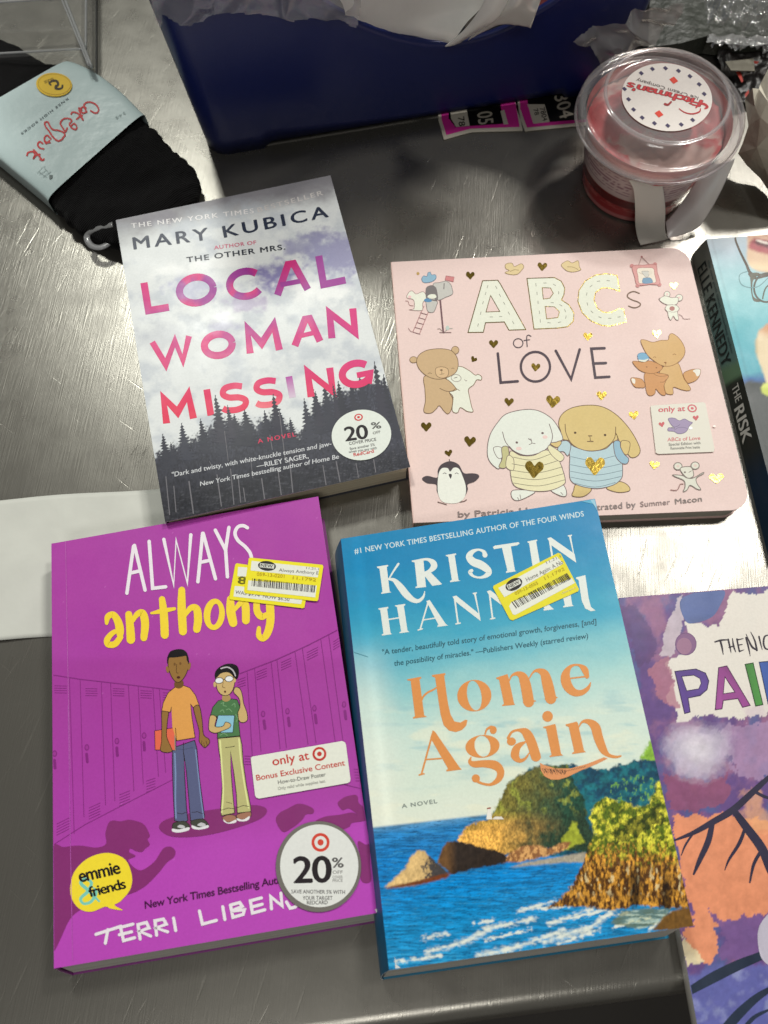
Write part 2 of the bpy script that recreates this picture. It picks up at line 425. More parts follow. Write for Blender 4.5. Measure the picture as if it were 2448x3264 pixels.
# ================================================================== the table
def steel_mat():
    m = bpy.data.materials.new('brushed_steel'); m.use_nodes = True; N = m.node_tree.nodes; K = m.node_tree.links; b = N['Principled BSDF']
    tc = N.new('ShaderNodeTexCoord')
    def noise(scale, rot, sc, det=3, off=0):
        mp = N.new('ShaderNodeMapping'); mp.inputs['Scale'].default_value = sc; mp.inputs['Rotation'].default_value = (0, 0, rot); mp.inputs['Location'].default_value = (off, off, 0)
        # rotate first, then stretch
        mp0 = N.new('ShaderNodeMapping'); mp0.inputs['Rotation'].default_value = (0, 0, rot); mp.inputs['Rotation'].default_value = (0, 0, 0)
        K.new(tc.outputs['Object'], mp0.inputs[0]); K.new(mp0.outputs[0], mp.inputs[0])
        n = N.new('ShaderNodeTexNoise'); n.inputs['Scale'].default_value = scale; n.inputs['Detail'].default_value = det
        K.new(mp.outputs[0], n.inputs['Vector']); return n.outputs['Fac']
    def remap(s, a, b_, c, d):
        r = N.new('ShaderNodeMapRange'); r.inputs[1].default_value = a; r.inputs[2].default_value = b_; r.inputs[3].default_value = c; r.inputs[4].default_value = d
        K.new(s, r.inputs[0]); return r.outputs[0]
    def math_(op, a, b_):
        r = N.new('ShaderNodeMath'); r.operation = op
        for i, v in enumerate((a, b_)):
            if isinstance(v, (int, float)): r.inputs[i].default_value = v
            else: K.new(v, r.inputs[i])
        return r.outputs[0]
    brush = noise(1, .12, (1500, 40, 1), 3)
    s1 = noise(1, .35, (420, 14, 1), 2, 3.1); s2 = noise(1, .55, (520, 22, 1), 2, 7.7); s3 = noise(1, -.9, (600, 16, 1), 2, 1.3)
    cloud = noise(7, .3, (1, 1, 1), 4, 2.0); spot = noise(55, 0, (1, 1, 1), 3)
    sc = math_('ADD', math_('ADD', remap(s1, .66, .72, 0, 1), remap(s2, .66, .74, 0, 1)), remap(s3, .70, .76, 0, .7))
    sc = math_('MULTIPLY', sc, remap(spot, .38, .62, 0, 1))
    base = remap(cloud, .3, .7, .23, .30); base = math_('ADD', base, math_('MULTIPLY', sc, .045)); base = math_('ADD', base, remap(spot, .35, .7, -.02, .02))
    cc = N.new('ShaderNodeCombineColor')
    K.new(base, cc.inputs[0]); K.new(math_('MULTIPLY', base, .955), cc.inputs[1]); K.new(math_('MULTIPLY', base, .85), cc.inputs[2])
    K.new(cc.outputs[0], b.inputs['Base Color'])
    b.inputs['Metallic'].default_value = .80
    ro = remap(cloud, .3, .7, .34, .26); ro = math_('ADD', ro, remap(spot, .3, .7, .04, -.04)); K.new(ro, b.inputs['Roughness'])
    h = math_('ADD', math_('MULTIPLY', brush, .5), math_('MULTIPLY', sc, -.45)); h = math_('ADD', h, math_('MULTIPLY', spot, .5))
    bm = N.new('ShaderNodeBump'); bm.inputs['Strength'].default_value = .25; bm.inputs['Distance'].default_value = .0006
    K.new(h, bm.inputs['Height']); K.new(bm.outputs[0], b.inputs['Normal'])
    return m
M['steel'] = steel_mat()
_a, _b = unp([(1153, 3236), (2121, 3105)], 0)[:, :2]
TE = (_b - _a) / np.linalg.norm(_b - _a); TN = np.array([-TE[1], TE[0]])
prof = [(1.4, 0)] + [(.4 - .04 * i, 0) for i in range(0, 11)]
prof += [(-.011 * math.sin(t), -.011 * (1 - math.cos(t))) for t in np.linspace(.15, math.pi / 2, 9)] + [(-.011, -.055), (-.004, -.058)]
V = []; F = []
for s, z in prof:
    for u in (-1.1, 1.1):
        p = _a + TE * u + TN * s; V.append((p[0], p[1], z))
for i in range(len(prof) - 1): F.append([2 * i, 2 * i + 2, 2 * i + 3, 2 * i + 1])
o = mesh('steel_table', V, [f[::-1] for f in F], M['steel'], smooth=True)
tag(o, 'brushed stainless steel table top with scratches and a rolled front edge', 'table', kind='structure')
V = [(-4, -3, -.85), (4, -3, -.85), (4, 4, -.85), (-4, 4, -.85)]
o = mesh('floor', V, [[0, 1, 2, 3]], mat('floor_vinyl', (.06, .052, .045), .6, var=(3, .2)))
tag(o, 'dark floor seen below the table edge', 'floor', kind='structure')

# ------------------------------------------------------------------ sheets
def ray_plane(px, p0, n):
    a = np.asarray(px, float).reshape(-1, 2)
    d = FWD + np.outer((a[:, 0] - IW / 2) / FPX, RGT) - np.outer((a[:, 1] - IH / 2) / FPX, UPV)
    c = np.array([0, 0, CAMH]); t = ((np.asarray(p0) - c) @ n) / (d @ n)
    return c + d * t[:, None]
def crumple(name, outline, place, disp, mats, parent=None, n=60, smooth=True, label=None, at=None, jit=.6):
    """sheet inside an outline (native px); place(px)->world, disp(u,v)->3D offset"""
    o = np.asarray(outline, float); lo, hi = o.min(0), o.max(0); step = max(hi - lo) / n
    nx = int((hi[0] - lo[0]) / step) + 2; ny = int((hi[1] - lo[1]) / step) + 2
    X, Y = np.meshgrid(lo[0] + step * np.arange(nx), lo[1] + step * np.arange(ny))
    W = place(np.c_[X.ravel(), Y.ravel()]) + disp(X.ravel(), Y.ravel())
    jx = X + (fbm(X / step / 3, Y / step / 3, 2, 3) - .5) * step * jit; jy = Y + (fbm(X / step / 3, Y / step / 3, 2, 8) - .5) * step * jit
    ins = inpoly(jx, jy, o); idx = -np.ones(nx * ny, int); F = []
    ii = np.arange(nx * ny).reshape(ny, nx)
    for r in range(ny - 1):
        for c in range(nx - 1):
            if ins[r, c] and ins[r + 1, c] and ins[r, c + 1] and ins[r + 1, c + 1]:
                F.append([ii[r, c], ii[r + 1, c], ii[r + 1, c + 1], ii[r, c + 1]])
    used = sorted({i for f in F for i in f}); mp = {u: k for k, u in enumerate(used)}
    return mesh(name, W[used], [[mp[i] for i in f] for f in F], mats, parent, smooth=smooth, label=label, at=at)
def ridge(x, y, s, seed):
    """sharp creases: ridged noise"""
    return 1 - np.abs(2 * fbm(x / s, y / s, 3, seed) - 1) * 2

# ================================================================== blue bin
BD = np.array([math.cos(math.radians(9.2)), math.sin(math.radians(9.2))]); BN = np.array([-BD[1], BD[0]])
B0 = np.array([-.109, .4054]); BLn, BDp, BH = .288, .26, .175
root = thing('storage_bin', (*(B0 + BD * .14 + BN * .13), 0), 'navy blue plastic bin with a scooped front standing at the back of the steel table', 'bin')
def binh(s): return BH - .113 * max(0.0, 1 - (abs(s - .168) / .135) ** 1.9)
plan = []; r = .014
for y in np.linspace(BDp, r + .01, 5): plan.append((0, y, BH))
for t in np.linspace(0, math.pi / 2, 6): plan.append((r - r * math.cos(t), r - r * math.sin(t), BH))
for s in np.linspace(r + .006, BLn - r - .006, 44): plan.append((s, 0, binh(s)))
for t in np.linspace(0, math.pi / 2, 6): plan.append((BLn - r + r * math.sin(t), r - r * math.cos(t), BH))
for y in np.linspace(r + .01, BDp, 5): plan.append((BLn, y, BH))
plan.append((BLn * .5, BDp, BH))
V = []; F = []; nz = 14; tp = .075
for (s, y, h) in plan:
    foot = 0.0 if (s < .040 or s > BLn - .040) else .0055
    for k in range(nz):
        z = foot + (h - foot) * k / (nz - 1)
        ss = s + tp * z * (2 * s / BLn - 1); yy = y + tp * z * (2 * y / BDp - 1)
        yy += -.0015 * math.exp(-((z - h) / .006) ** 2)
        p = B0 + BD * ss + BN * yy; V.append((p[0], p[1], z))
m_ = len(plan)
for i in range(m_):
    for k in range(nz - 1):
        a = i * nz + k; c = ((i + 1) % m_) * nz + k; F.append([a, c, c + 1, a + 1])
bluem = mat('navy_plastic', L('#14215f'), .36, spec=.5, bump=(900, .25, .0003))
o = mesh('bin_wall', V, F, bluem, root, smooth=True); solidify(o, .0028, -1)
V, F = prism(ccw([B0 + BD * a + BN * b for a, b in ((.004, .004), (BLn - .004, .004), (BLn - .004, BDp - .004), (.004, BDp - .004))]), .006, .009)
mesh('bin_floor', V, F, bluem, root)
P0 = np.array([*B0, 0]); PN = np.array([-BN[0], -BN[1], 0.0]); PN = PN / np.linalg.norm(PN)
PN3 = np.array([-BN[0], -BN[1], -tp]); PN3 /= np.linalg.norm(PN3)
film = clear_mat('crinkled_film', (.86, .85, .86), .20, .14)
filmw = clear_mat('milky_film', (.8, .8, .79), .62, .2)
def fp(off): return lambda px: ray_plane(px, P0 + PN3 * off, PN3)
def cr(seed, s, amp, nrm=PN3):
    return lambda x, y: np.outer(ridge(x, y, s, seed) * amp + fbm(x / (s * 2.5), y / (s * 2.5), 2, seed + 1) * amp * 1.5, nrm)
bag = thing('plastic_bag', tuple(B0 + BD * .05 + BN * .02) + (BH,), 'clear crinkled plastic bag hanging over the left rim of the blue bin', 'plastic bag')
crumple('bag_film', [(470, -70), (478, 0), (492, 60), (512, 92), (520, 40), (560, 52), (600, 62), (650, 58), (668, 40), (690, 26), (760, 32), (850, 40), (930, 44), (1000, 36), (1080, 44), (1130, 60), (1150, -70)],
        fp(.0035), cr(2, 150, .0045), film, bag, 150)
bag = thing('plastic_bag', tuple(B0 + BD * .27 + BN * .01) + (BH,), 'cloudy crumpled plastic bag corner hanging down the bin front behind the tub', 'plastic bag')
c = lambda s: pts(s) / 2.5602 + np.array([1800, 0])
crumple('bag_film', c('40,262 110,215 200,200 300,185 400,140 480,95 620,40 760,-40 960,-60 900,60 840,150 760,230 690,290 600,320 480,400 400,470 330,560 285,520 250,420 190,330 90,300'),
        fp(.006), cr(5, 110, .007), clear_mat('cloudy_film', (.72, .67, .64), .30, .22), bag, 150)

# things lying in the bin
def bz(px, z): return unp([px], z)[0]
def strip(name, rows, mats, parent=None, smooth=True, label=None, sub=8, at=None, wob=0.0, seed=1):
    """loft through rows of 3D points (all rows same length), splined along rows"""
    R = [spline(np.asarray(r, float), False, sub) for r in rows]; n = len(R[0])
    A = np.array(R); B = np.stack([spline(A[:, j], False, sub) for j in range(n)], 1); m = len(B)
    V = B.reshape(-1, 3)
    if wob: V = V + np.c_[np.zeros(len(V)), np.zeros(len(V)), (fbm(V[:, 0] * 90, V[:, 1] * 90, 3, seed) - .5) * wob]
    F = [[i * n + j, i * n + j + 1, (i + 1) * n + j + 1, (i + 1) * n + j] for i in range(m - 1) for j in range(n - 1)]
    return mesh(name, V, F, mats, parent, smooth=smooth, label=label, at=at)
whitefilm = mat('white_poly', (.84, .84, .81), .28, spec=.6, bump=(60, .3, .002))
o = strip('poly_mailer', [[bz((1050, -60), .125), bz((1180, -50), .115), bz((1400, -50), .10), bz((1600, -60), .10)],
                          [bz((1080, -10), .115), bz((1190, 25), .098), bz((1380, 40), .082), bz((1540, 20), .085)],
                          [bz((1098, 28), .104), bz((1200, 62), .088), bz((1330, 92), .0745), bz((1450, 118), .068)],
                          [bz((1100, 42), .100), bz((1195, 80), .083), bz((1320, 116), .069), bz((1440, 136), .063)]], whitefilm, wob=.006, at=bz((1250, 40), .06))
tag(o, 'white plastic mailer tucked along the scooped rim inside the blue bin', 'mailer')
o = strip('folded_envelope', [[bz((1418, 146), .069), bz((1478, 96), .082), bz((1530, 30), .098), bz((1575, -60), .118)],
                              [bz((1440, 142), .0695), bz((1500, 98), .083), bz((1562, 40), .099), bz((1610, -60), .118)],
                              [bz((1462, 134), .068), bz((1528, 92), .082), bz((1592, 46), .097), bz((1640, -60), .116)]],
          mat('envelope_paper', (.84, .84, .80), .32, spec=.6), at=bz((1520, 60), .06))
solidify(o, .0008)
tag(o, 'narrow white envelope strip standing diagonally at the lowest point of the bin rim', 'envelope')
o = strip('curled_wrapper', [[bz((1600, -70), .112), bz((1680, -70), .118), bz((1760, -70), .116)], [bz((1585, 10), .098), bz((1660, -5), .108), bz((1730, -20), .106)],
                             [bz((1545, 72), .086), bz((1632, 40), .098), bz((1708, 40), .098)], [bz((1492, 126), .071), bz((1600, 74), .086), bz((1692, 92), .084)]],
          mat('silver_wrapper', (.70, .69, .66), .24, metal=.2, spec=.7), at=bz((1620, 40), .06), wob=.004, seed=5)
solidify(o, .0006)
tag(o, 'curled silvery wrapper arching over a black gap inside the blue bin', 'wrapper')
def block(name, px4, z0, z1, m, label=None, cat=None, parent=None, **k):
    P = unp(px4, z1)[:, :2]; V, F = prism(ccw(P), z0, z1); c = P.mean(0)
    o = mesh(name, V, F, m, parent, at=(c[0], c[1], z0))
    if label: tag(o, label, cat, **k)
    return o
P = [B0 + BD * a_ + BN * b_ for a_, b_ in ((.010, .062), (.276, .056), (.276, .068), (.010, .074))]  # panel added and made tall to block lamp light, top out of view
V, F = prism(ccw(P), .0095, .256); o = mesh('shading_mailer', V, F, mat('shading_mailer_card', (.55, .55, .52), .6, bump=(40, .3, .002)), None, at=(*np.mean(P, 0), .0095))
tag(o, 'tall whitish padded mailer standing upright inside the blue bin behind the wrappers', 'mailer')
o = block('gap_shade_block', [(1480, 112), (1705, 72), (1840, -30), (1700, -50), (1560, 20)], .012, .050, mat('gap_shade_black', (.008, .008, .008), .5))  # black block put in for the shade of the gap under the wrapper
tag(o, 'black block standing in for the shaded gap under the curled wrapper in the bin', 'box')
o = block('red_packet', [(1680, 80), (1745, 50), (1800, -60), (1735, -40)], .0585, .062, mat('red_card', (.13, .008, .008), .5))
tag(o, 'small dark red packet inside the blue bin next to the right rim', 'packet')
o = block('brown_card', [(1497, 12), (1540, 2), (1520, 88), (1480, 95)], .0630, .0638, mat('brown_card', (.10, .085, .07), .7))
tag(o, 'dark brown strip of card sticking up from the blue bin between white wrappers', 'card')

# ================================================================== clear acrylic tray, top left
root = thing('acrylic_tray', (*unp([(150, 120)])[0][:2], 0), 'clear acrylic tray with thick glassy walls behind the black socks', 'tray')
acr = clear_mat('clear_acrylic', (.985, .985, .98), .03, .06, fres=1.4)
def wall(p, q, z0, z1, w, name='tray_wall'):
    p, q = np.asarray(p)[:2], np.asarray(q)[:2]; d = (q - p) / np.linalg.norm(q - p); nn = np.array([-d[1], d[0]]) * w
    V, F = prism(ccw([p, q, q + nn, p + nn]), z0, z1); return mesh(name, V, F, acr, root)
k = unp([(308, 238), (308, -80), (-120, -40), (-120, 262)])
wall(k[0], k[1], .0003, .020, .0035); wall(k[3], k[0], .0003, .020, -.0035)
k2 = unp([(285, 236), (285, -80)])
o = mesh('tray_base', *prism(ccw(k[:, :2]), .0002, .0022), acr, root)
k3 = unp([(205, 20), (290, 205), (300, 205), (222, 12)], .0225)
k4 = unp([(-120, 40), (205, 22), (205, 12), (-120, 22)], .0225)
wall(unp([(300, 232)], .02)[0], unp([(212, 10)], .02)[0], .002, .024, .003, 'tray_divider')
wall(unp([(-120, 34)], .02)[0], unp([(212, 14)], .02)[0], .002, .024, .0025, 'tray_divider')

edgem = clear_mat('acrylic_edge', (.8, .82, .82), .42, .08)
for p_, q_, z_, r_ in ((k[0], k[1], .0205, .0009), (k[3], k[0], .0205, .0007), (unp([(300, 232)], .02)[0], unp([(212, 10)], .02)[0], .0245, .0011), (unp([(290, 226)], .02)[0], unp([(203, 12)], .02)[0], .0245, .0007), (unp([(-120, 34)], .02)[0], unp([(212, 14)], .02)[0], .0245, .0008)):
    e = np.linspace(0, 1, 24)[:, None]; path = np.c_[(np.asarray(p_)[:2] * (1 - e) + np.asarray(q_)[:2] * e), np.full(24, z_)]
    V, F = tube(path, r_, 8); mesh('tray_edge', V, F, edgem, root, smooth=True)
dkm = mat('tray_dark_strip', (.05, .05, .045), .4)  # dark strips along the foot of the clear walls
for p_, q_ in ((k[0], k[1]), (k[3], k[0])):
    d = (q_ - p_)[:2]; d = d / np.linalg.norm(d); nn = np.array([-d[1], d[0]]) * .0007
    V, F = prism(ccw([p_[:2] + nn, q_[:2] + nn, q_[:2] - nn, p_[:2] - nn]), .0001, .0008); mesh('tray_dark_strip', V, F, dkm, root)

# ================================================================== pink and black tags under the bin
def shelf_tag(outline, inner, label, big, small):
    a = Art(.0009); a.c = (1300, 300, 2.765)
    P = a.map(outline); root = thing('shelf_tag', (*P.mean(0), 0), label, 'tag', 'pink tags under the bin')
    a.sheet(P, .0005, L('#b9b3a6'))
    a.fill(inner[0], L('#c22a8c'), False); 
    a.fill(inner[1], L('#0b0b0c'), False); a.fill(inner[2], L('#b9b3a6'), False)
    if len(inner) > 3: a.fill(inner[3], L('#b9b3a6'), False)
    for t in big + small: a.text(*t, bold=.014)
    a.build('printed_card', M['matte_print'], root)
w_ = L('#a9a294'); k_ = L('#14130f')
shelf_tag(pts('270,225 318,402 560,334 1012,322 940,-80 250,-80'), [pts('300,235 340,362 555,305 985,290 925,-60 270,-60'), pts('360,215 420,292 840,262 800,-40 350,-40'), pts('380,215 425,290 545,280 505,60 370,60'), pts('815,150 845,268 885,266 850,140')],
          'pink and black number tag under the bin ending in 05, left of its twin', [('05', (610, 165), (625, 272), 130, w_)], [('78', (440, 205), (452, 285), 55, k_)])
shelf_tag(pts('955,120 1032,326 1530,278 1760,252 1700,-80 940,-80'), [pts('990,128 1050,296 1520,252 1740,228 1690,-70 980,-70'), pts('1060,100 1110,258 1660,215 1640,-60 1040,-60'), pts('1065,125 1105,262 1250,245 1205,90 1050,90')],
          'pink and black number tag reading 304 under the bin right beside the tub', [('304', (1290, 20), (1345, 222), 120, w_)], [('78', (1160, 125), (1175, 180), 45, k_), ('04', (1175, 185), (1190, 240), 45, k_), ('78', (1105, 135), (1120, 190), 40, k_)])

# ================================================================== white paper under the left books
nx, ny = 60, 30; V = []; F = []
for iy in range(ny + 1):
    for ix in range(nx + 1):
        u, v = ix / nx, iy / ny
        x = -220 + 778 * u; y = (1610 - 58 * u) * (1 - v) + (2056 - 50 * u) * v
        x += 4 * math.sin(v * 3); y += 3 * math.sin(u * 9 + v)
        free = max(0.0, min(1.0, (170 - x) / 160)); z = .0004 + free * (.0009 * float(fbm(np.array([u * 4.0]), np.array([v * 3.0]), 3, 5)[0]) + .0006 * (abs(v - .5) * 2) ** 3)
        V.append(unp([(x, y)], z)[0])
for iy in range(ny):
    for ix in range(nx):
        q_ = iy * (nx + 1) + ix; F.append([q_, q_ + nx + 1, q_ + nx + 2, q_ + 1])
o = mesh('paper_sheet', V, F, mat('white_paper', (.60, .61, .56), .8, var=(45, .05), bump=(25, .35, .003)), None, smooth=True, at=V[(ny // 2) * (nx + 1) + nx // 2]); solidify(o, .00008)
tag(o, 'white sheet of paper lying flat on the steel behind the purple book', 'paper')

# ================================================================== grey forest novel
def book_grey():
    t = .022; q = unp([(369.2, 701.8), (1053.3, 558.9), (1307.7, 1488.4), (526.5, 1664)], t)
    root = thing('paperback_book', (*q[:, :2].mean(0), 0), 'thick paperback with pink title over a pale cloudy sky and dark fir forest', 'book', 'books laid out on the steel table')
    book_body(root, q, t, .0004, M['pages'], L('#8d8a92'), L('#3a3c46'), spine=True, round_spine=.0012, shear=(0, .0015))
    a = Art(t); a.clip = q; a.sheet(q[:, :2], .0004, L('#c9c9c6'))
    c = (330, 530, 1.659)
    def sky(X, Y):
        x = (X - c[0]) * c[2]; y = (Y - c[1]) * c[2]
        n = fbm(x / 120, y / 90, 5, 1); n2 = fbm(x / 45, y / 38, 4, 4)
        col = mixc(lin(222, 226, 226), lin(196, 202, 208), sm(.45, .75, n))
        def blob(cx, cy, rx, ry, ang=0):
            r = math.radians(ang); dx, dy = x - cx, y - cy; u = dx * math.cos(r) + dy * math.sin(r); v = -dx * math.sin(r) + dy * math.cos(r)
            return sm(1.25, .35, np.sqrt((u / rx) ** 2 + (v / ry) ** 2) + (n2 - .5) * 1.5 + (n - .5) * .6)
        col = mixc(col, lin(128, 122, 172), .95 * blob(930, 590, 150, 85, -10))
        col = mixc(col, lin(140, 138, 176), .9 * blob(1230, 480, 190, 150, 20))
        col = mixc(col, lin(150, 150, 182), .8 * blob(1060, 420, 130, 60, -8))
        col = mixc(col, lin(172, 160, 190), .75 * blob(760, 730, 160, 50, -6))
        col = mixc(col, lin(170, 172, 200), .7 * blob(470, 640, 150, 70, 0))
        col = mixc(col, lin(150, 146, 172), .75 * blob(270, 280, 130, 50, -8))
        col = mixc(col, lin(168, 164, 196), .5 * blob(640, 845, 120, 40, -8))
        col = mixc(col, lin(184, 188, 196), .55 * blob(300, 900, 200, 70, -8))
        col = mixc(col, lin(240, 242, 240), .85 * blob(1150, 660, 230, 60, 8))
        col = mixc(col, lin(240, 242, 240), .7 * blob(540, 520, 280, 40, -9))
        # soft grey top band: shadow over the cover painted into the print
        yt = y + .19 * (x - 640)
        col = mixc(col, lin(132, 128, 136), .85 * sm(320, 180, yt + (n - .5) * 160))
        # forest mass
        base = np.interp(x, [240, 290, 420, 520, 600, 700, 800, 900, 980, 1040, 1100, 1200, 1300, 1400, 1480, 1700],
                            [1560, 1500, 1440, 1400, 1330, 1330, 1350, 1300, 1360, 1400, 1270, 1190, 1170, 1110, 1130, 1200])
        f = sm(0, 34, y - base + (fbm(x / 9, y / 12, 4, 6) - .5) * 110)
        tex = fbm(x / 6, y / 16, 4, 11)
        dep = sm(1250, 1800, y)
        fc = mixc(lin(62, 64, 76), lin(46, 47, 56), dep); fc = fc * (.35 + 1.35 * tex)[..., None]; fc = fc + lin(96, 98, 108) * (.35 * sm(.60, .78, fbm(x / 5, y / 9, 3, 25)) * sm(1620, 1400, y + .19 * (x - 640)))[..., None]
        lo = sm(0, 60, y - (1700 - .19 * (x - 330))) ; br = fbm(x / 26, y / 5, 4, 3)
        fc = fc * (1 - .3 * lo[..., None]) + lin(92, 94, 100) * (lo * sm(.56, .78, br) * .35)[..., None]
        right = sm(1050, 1300, x) * sm(1250, 1450, y)
        fc = fc + lin(120, 118, 124) * (right * sm(.66, .82, fbm(x / 8, y / 5, 3, 21)) * .3)[..., None]
        return mixc(col, fc, f)
    a.grid(q, 300, 440, sky)
    # fir trees
    tr = random.Random(3)
    def fir(x, y, h, w, col):
        a.c = c
        L_, R_ = [], []; n = 13
        for i in range(n):
            f = (i + .4) / n; ww = w * f ** .85 * tr.uniform(.72, 1.15); yy = y + h * f
            L_.append((x - ww + .16 * h * f, yy + tr.uniform(-2, 4))); L_.append((x - ww * .35 + .16 * h * f, yy + h / n * .35))
            ww = w * f ** .85 * tr.uniform(.72, 1.15)
            R_.append((x + ww + .16 * h * f, yy - tr.uniform(2, 9))); R_.append((x + ww * .35 + .16 * h * f, yy + h / n * .3))
        a.fill([(x, y)] + R_ + [(x + .16 * h, y + h)] + L_[::-1], col, False)
    for x, y, h, w in [(312, 1415, 190, 60), (412, 1358, 200, 62), (512, 1335, 190, 58), (610, 1385, 150, 50), (745, 1285, 200, 75), (690, 1310, 170, 60), (985, 1330, 160, 50), (1060, 1225, 260, 58),
                       (1110, 1180, 240, 60), (1165, 1140, 260, 66), (1240, 1135, 240, 62), (1305, 1130, 260, 70), (1350, 1090, 260, 55), (1480, 1100, 260, 60), (1520, 1190, 250, 50), (850, 1290, 210, 60), (355, 1460, 120, 40), (930, 1290, 190, 56)]:
        g = tr.uniform(.8, 1.2); fir(x, y, h, w, lin(56, 58, 69) * g)
    # title
    pk, pu, rd = lin(216, 48, 124), lin(140, 50, 150), lin(226, 48, 84)
    def tone(x, y):
        n = fbm(x / 110, y / 110, 3, 9); col = mixc(np.tile(pk, (len(x), 1)), rd, sm(900, 1350, y + (n - .5) * 200))
        p = sm(.42, .62, n) * sm(1250, 500, y) + sm(830, 930, x) * sm(560, 640, y + 40) * sm(760, 660, y)
        return mixc(col, pu, np.clip(p, 0, .85))
    W = 38
    def seg(s, w=W): a.line(s, w, tone, cap=False)
    def circ(cx, cy, rx, ry, a0, a1, w=W, rot=-10):
        th = np.radians(np.linspace(a0, a1, 30)); r = math.radians(rot); x = rx * np.cos(th); y = ry * np.sin(th)
        a.line(np.c_[cx + x * math.cos(r) - y * math.sin(r), cy + x * math.sin(r) + y * math.cos(r)], w, tone, cap=False)
    # LOCAL
    seg('214,616 238,764 346,746')
    circ(491, 655, 90, 68, 0, 360)
    circ(752, 622, 86, 66, 40, 318)
    seg('920,682 976,520 1005,515 1080,652'); seg('935,628 1040,608', 26)
    seg('1138,474 1164,626 1280,602')
    # WOMAN
    seg('258,930 330,1050 378,922 420,1030 452,898', 32)
    circ(607, 945, 74, 56, 0, 360)
    seg('776,990 762,856 836,938 900,838 930,972')
    seg('1012,950 1066,810 1090,806 1145,926'); seg('1030,900 1118,880', 24)
    seg('1208,910 1196,776 1330,880 1318,752')
    # MISSING
    seg('334,1360 318,1226 392,1302 448,1206 476,1334')
    seg('546,1180 568,1318', 36)
    def S(x, y, sx=1.0, sy=1.0, fade=None):
        p = pts('58,-60 10,-72 -45,-64 -62,-30 -30,-4 30,6 66,30 52,66 4,80 -52,74 -76,58')
        r = math.radians(-9); p = np.c_[p[:, 0] * sx * math.cos(r) - p[:, 1] * sy * math.sin(r), p[:, 0] * sx * math.sin(r) + p[:, 1] * sy * math.cos(r)] + [x, y]
        a.line(p, 33, fade or tone, True, cap=False)
    fade = lambda x, y: mixc(tone(x, y), lin(240, 130, 140), .8 * sm(1190, 1290, y))
    S(690, 1222, .88, .84); S(868, 1194, .88, .84, fade)
    a.line('980,1112 1000,1224', 36, lambda x, y: mixc(np.tile(lin(176, 66, 160), (len(x), 1)), lin(214, 196, 214), sm(1120, 1222, y)), cap=False)
    seg('1098,1220 1080,1086 1212,1192 1196,1066')
    circ(1338, 1098, 76, 56, 25, 318); seg('1340,1106 1412,1092 1404,1150', 30)
    # tips of firs over the letters
    for x, y, h, w in [(590, 1208, 260, 62), (896, 1205, 260, 66), (655, 1262, 180, 44), (1432, 1030, 330, 60), (1120, 1190, 190, 34), (1212, 1150, 190, 30)]:
        fir(x, y, h, w, lin(58, 58, 70))
    for x0, y0, x1, y1, w in [(372, 1690, 384, 1830, 5), (452, 1665, 476, 1838, 7), (560, 1560, 580, 1600, 3), (600, 1630, 624, 1800, 6), (672, 1600, 690, 1790, 5), (712, 1640, 726, 1780, 5), (740, 1700, 750, 1775, 5), (836, 1650, 852, 1760, 6),
                              (640, 1400, 660, 1560, 3), (880, 1420, 893, 1500, 4), (930, 1300, 962, 1560, 4), (920, 1590, 940, 1740, 5), (985, 1560, 1002, 1730, 6), (1160, 1580, 1180, 1700, 5), (1230, 1560, 1256, 1690, 6), (1335, 1570, 1350, 1650, 4), (1428, 1550, 1440, 1620, 5), (330, 1640, 350, 1845, 5), (780, 1560, 790, 1650, 3)]:
        a.c = c; a.line([(x0, y0), (x1, y1)], w, lin(112, 110, 116), cap=False)
    # small lettering
    a.c = c; gr = lin(196, 194, 194); dk = lin(44, 52, 72)
    a.text('THE NEW YORK TIMES', (148, 328), (795, 248), 24, lin(240, 238, 238), .018, 1.25)
    a.text('BESTSELLER', (818, 244), (1162, 152), 24, lin(214, 210, 208), .018, 1.25)
    a.text('MARY', (162, 440), (556, 388), 62, dk, .02, 1.3); a.text('KUBICA', (640, 378), (1190, 268), 60, dk, .02, 1.3)
    a.text('AUTHOR OF', (586, 441), (808, 412), 19, lin(214, 96, 128), .012, 1.1)
    a.text('THE OTHER MRS.', (442, 509), (962, 440), 27, lin(54, 58, 68), .022, 1.15)
    a.text('A NOVEL', (818, 1466), (1018, 1428), 22, lin(214, 56, 92), .02, 1.3)
    wt = lin(206, 208, 212)
    a.text('"Dark and twisty, with white-knuckle tension and jaw-', (362, 1644), (1205, 1478), 24, wt, .012, 1.0, skew=.16)
    a.text('\u2014RILEY SAGER,', (812, 1598), (1085, 1544), 25, wt, .016, 1.0)
    a.text('New York Times bestselling author of Home Be', (512, 1692), (1245, 1546), 23, wt, .012, 1.0, skew=.16)
    a.build('cover', M['print'], root)
    rd = lin(206, 60, 62); wh = lin(226, 232, 224)
    def art(s):
        s.c = (1040, 1280, 7.541); k = lin(30, 26, 30)
        s.bull((776, 378), 104, rd, wh, 84, -8)
        s.text('20', (470, 950), (1010, 880), 330, k, .022, .95); s.text('%', (1085, 655), (1320, 640), 150, lin(90, 90, 88), .02)
        s.text('OFF', (1125, 790), (1305, 752), 60, lin(120, 120, 116), .012); s.text('COVER PRICE', (552, 1045), (1205, 940), 70, lin(100, 100, 98), .012)
        g = lin(122, 122, 120); s.text('Save another 5%', (570, 1165), (1170, 1060), 62, g, .012); s.text('when you pay with', (545, 1240), (1215, 1140), 58, g, .012)
        s.text('RedCard', (665, 1320), (1145, 1225), 78, rd, .02)
    round_sticker(root, art, (1040, 1280, 7.541), (845, 802), 718, 606, -8, t + .0005, 'discount_sticker', 'white oval discount sticker on the lower right corner', wh)
book_grey()

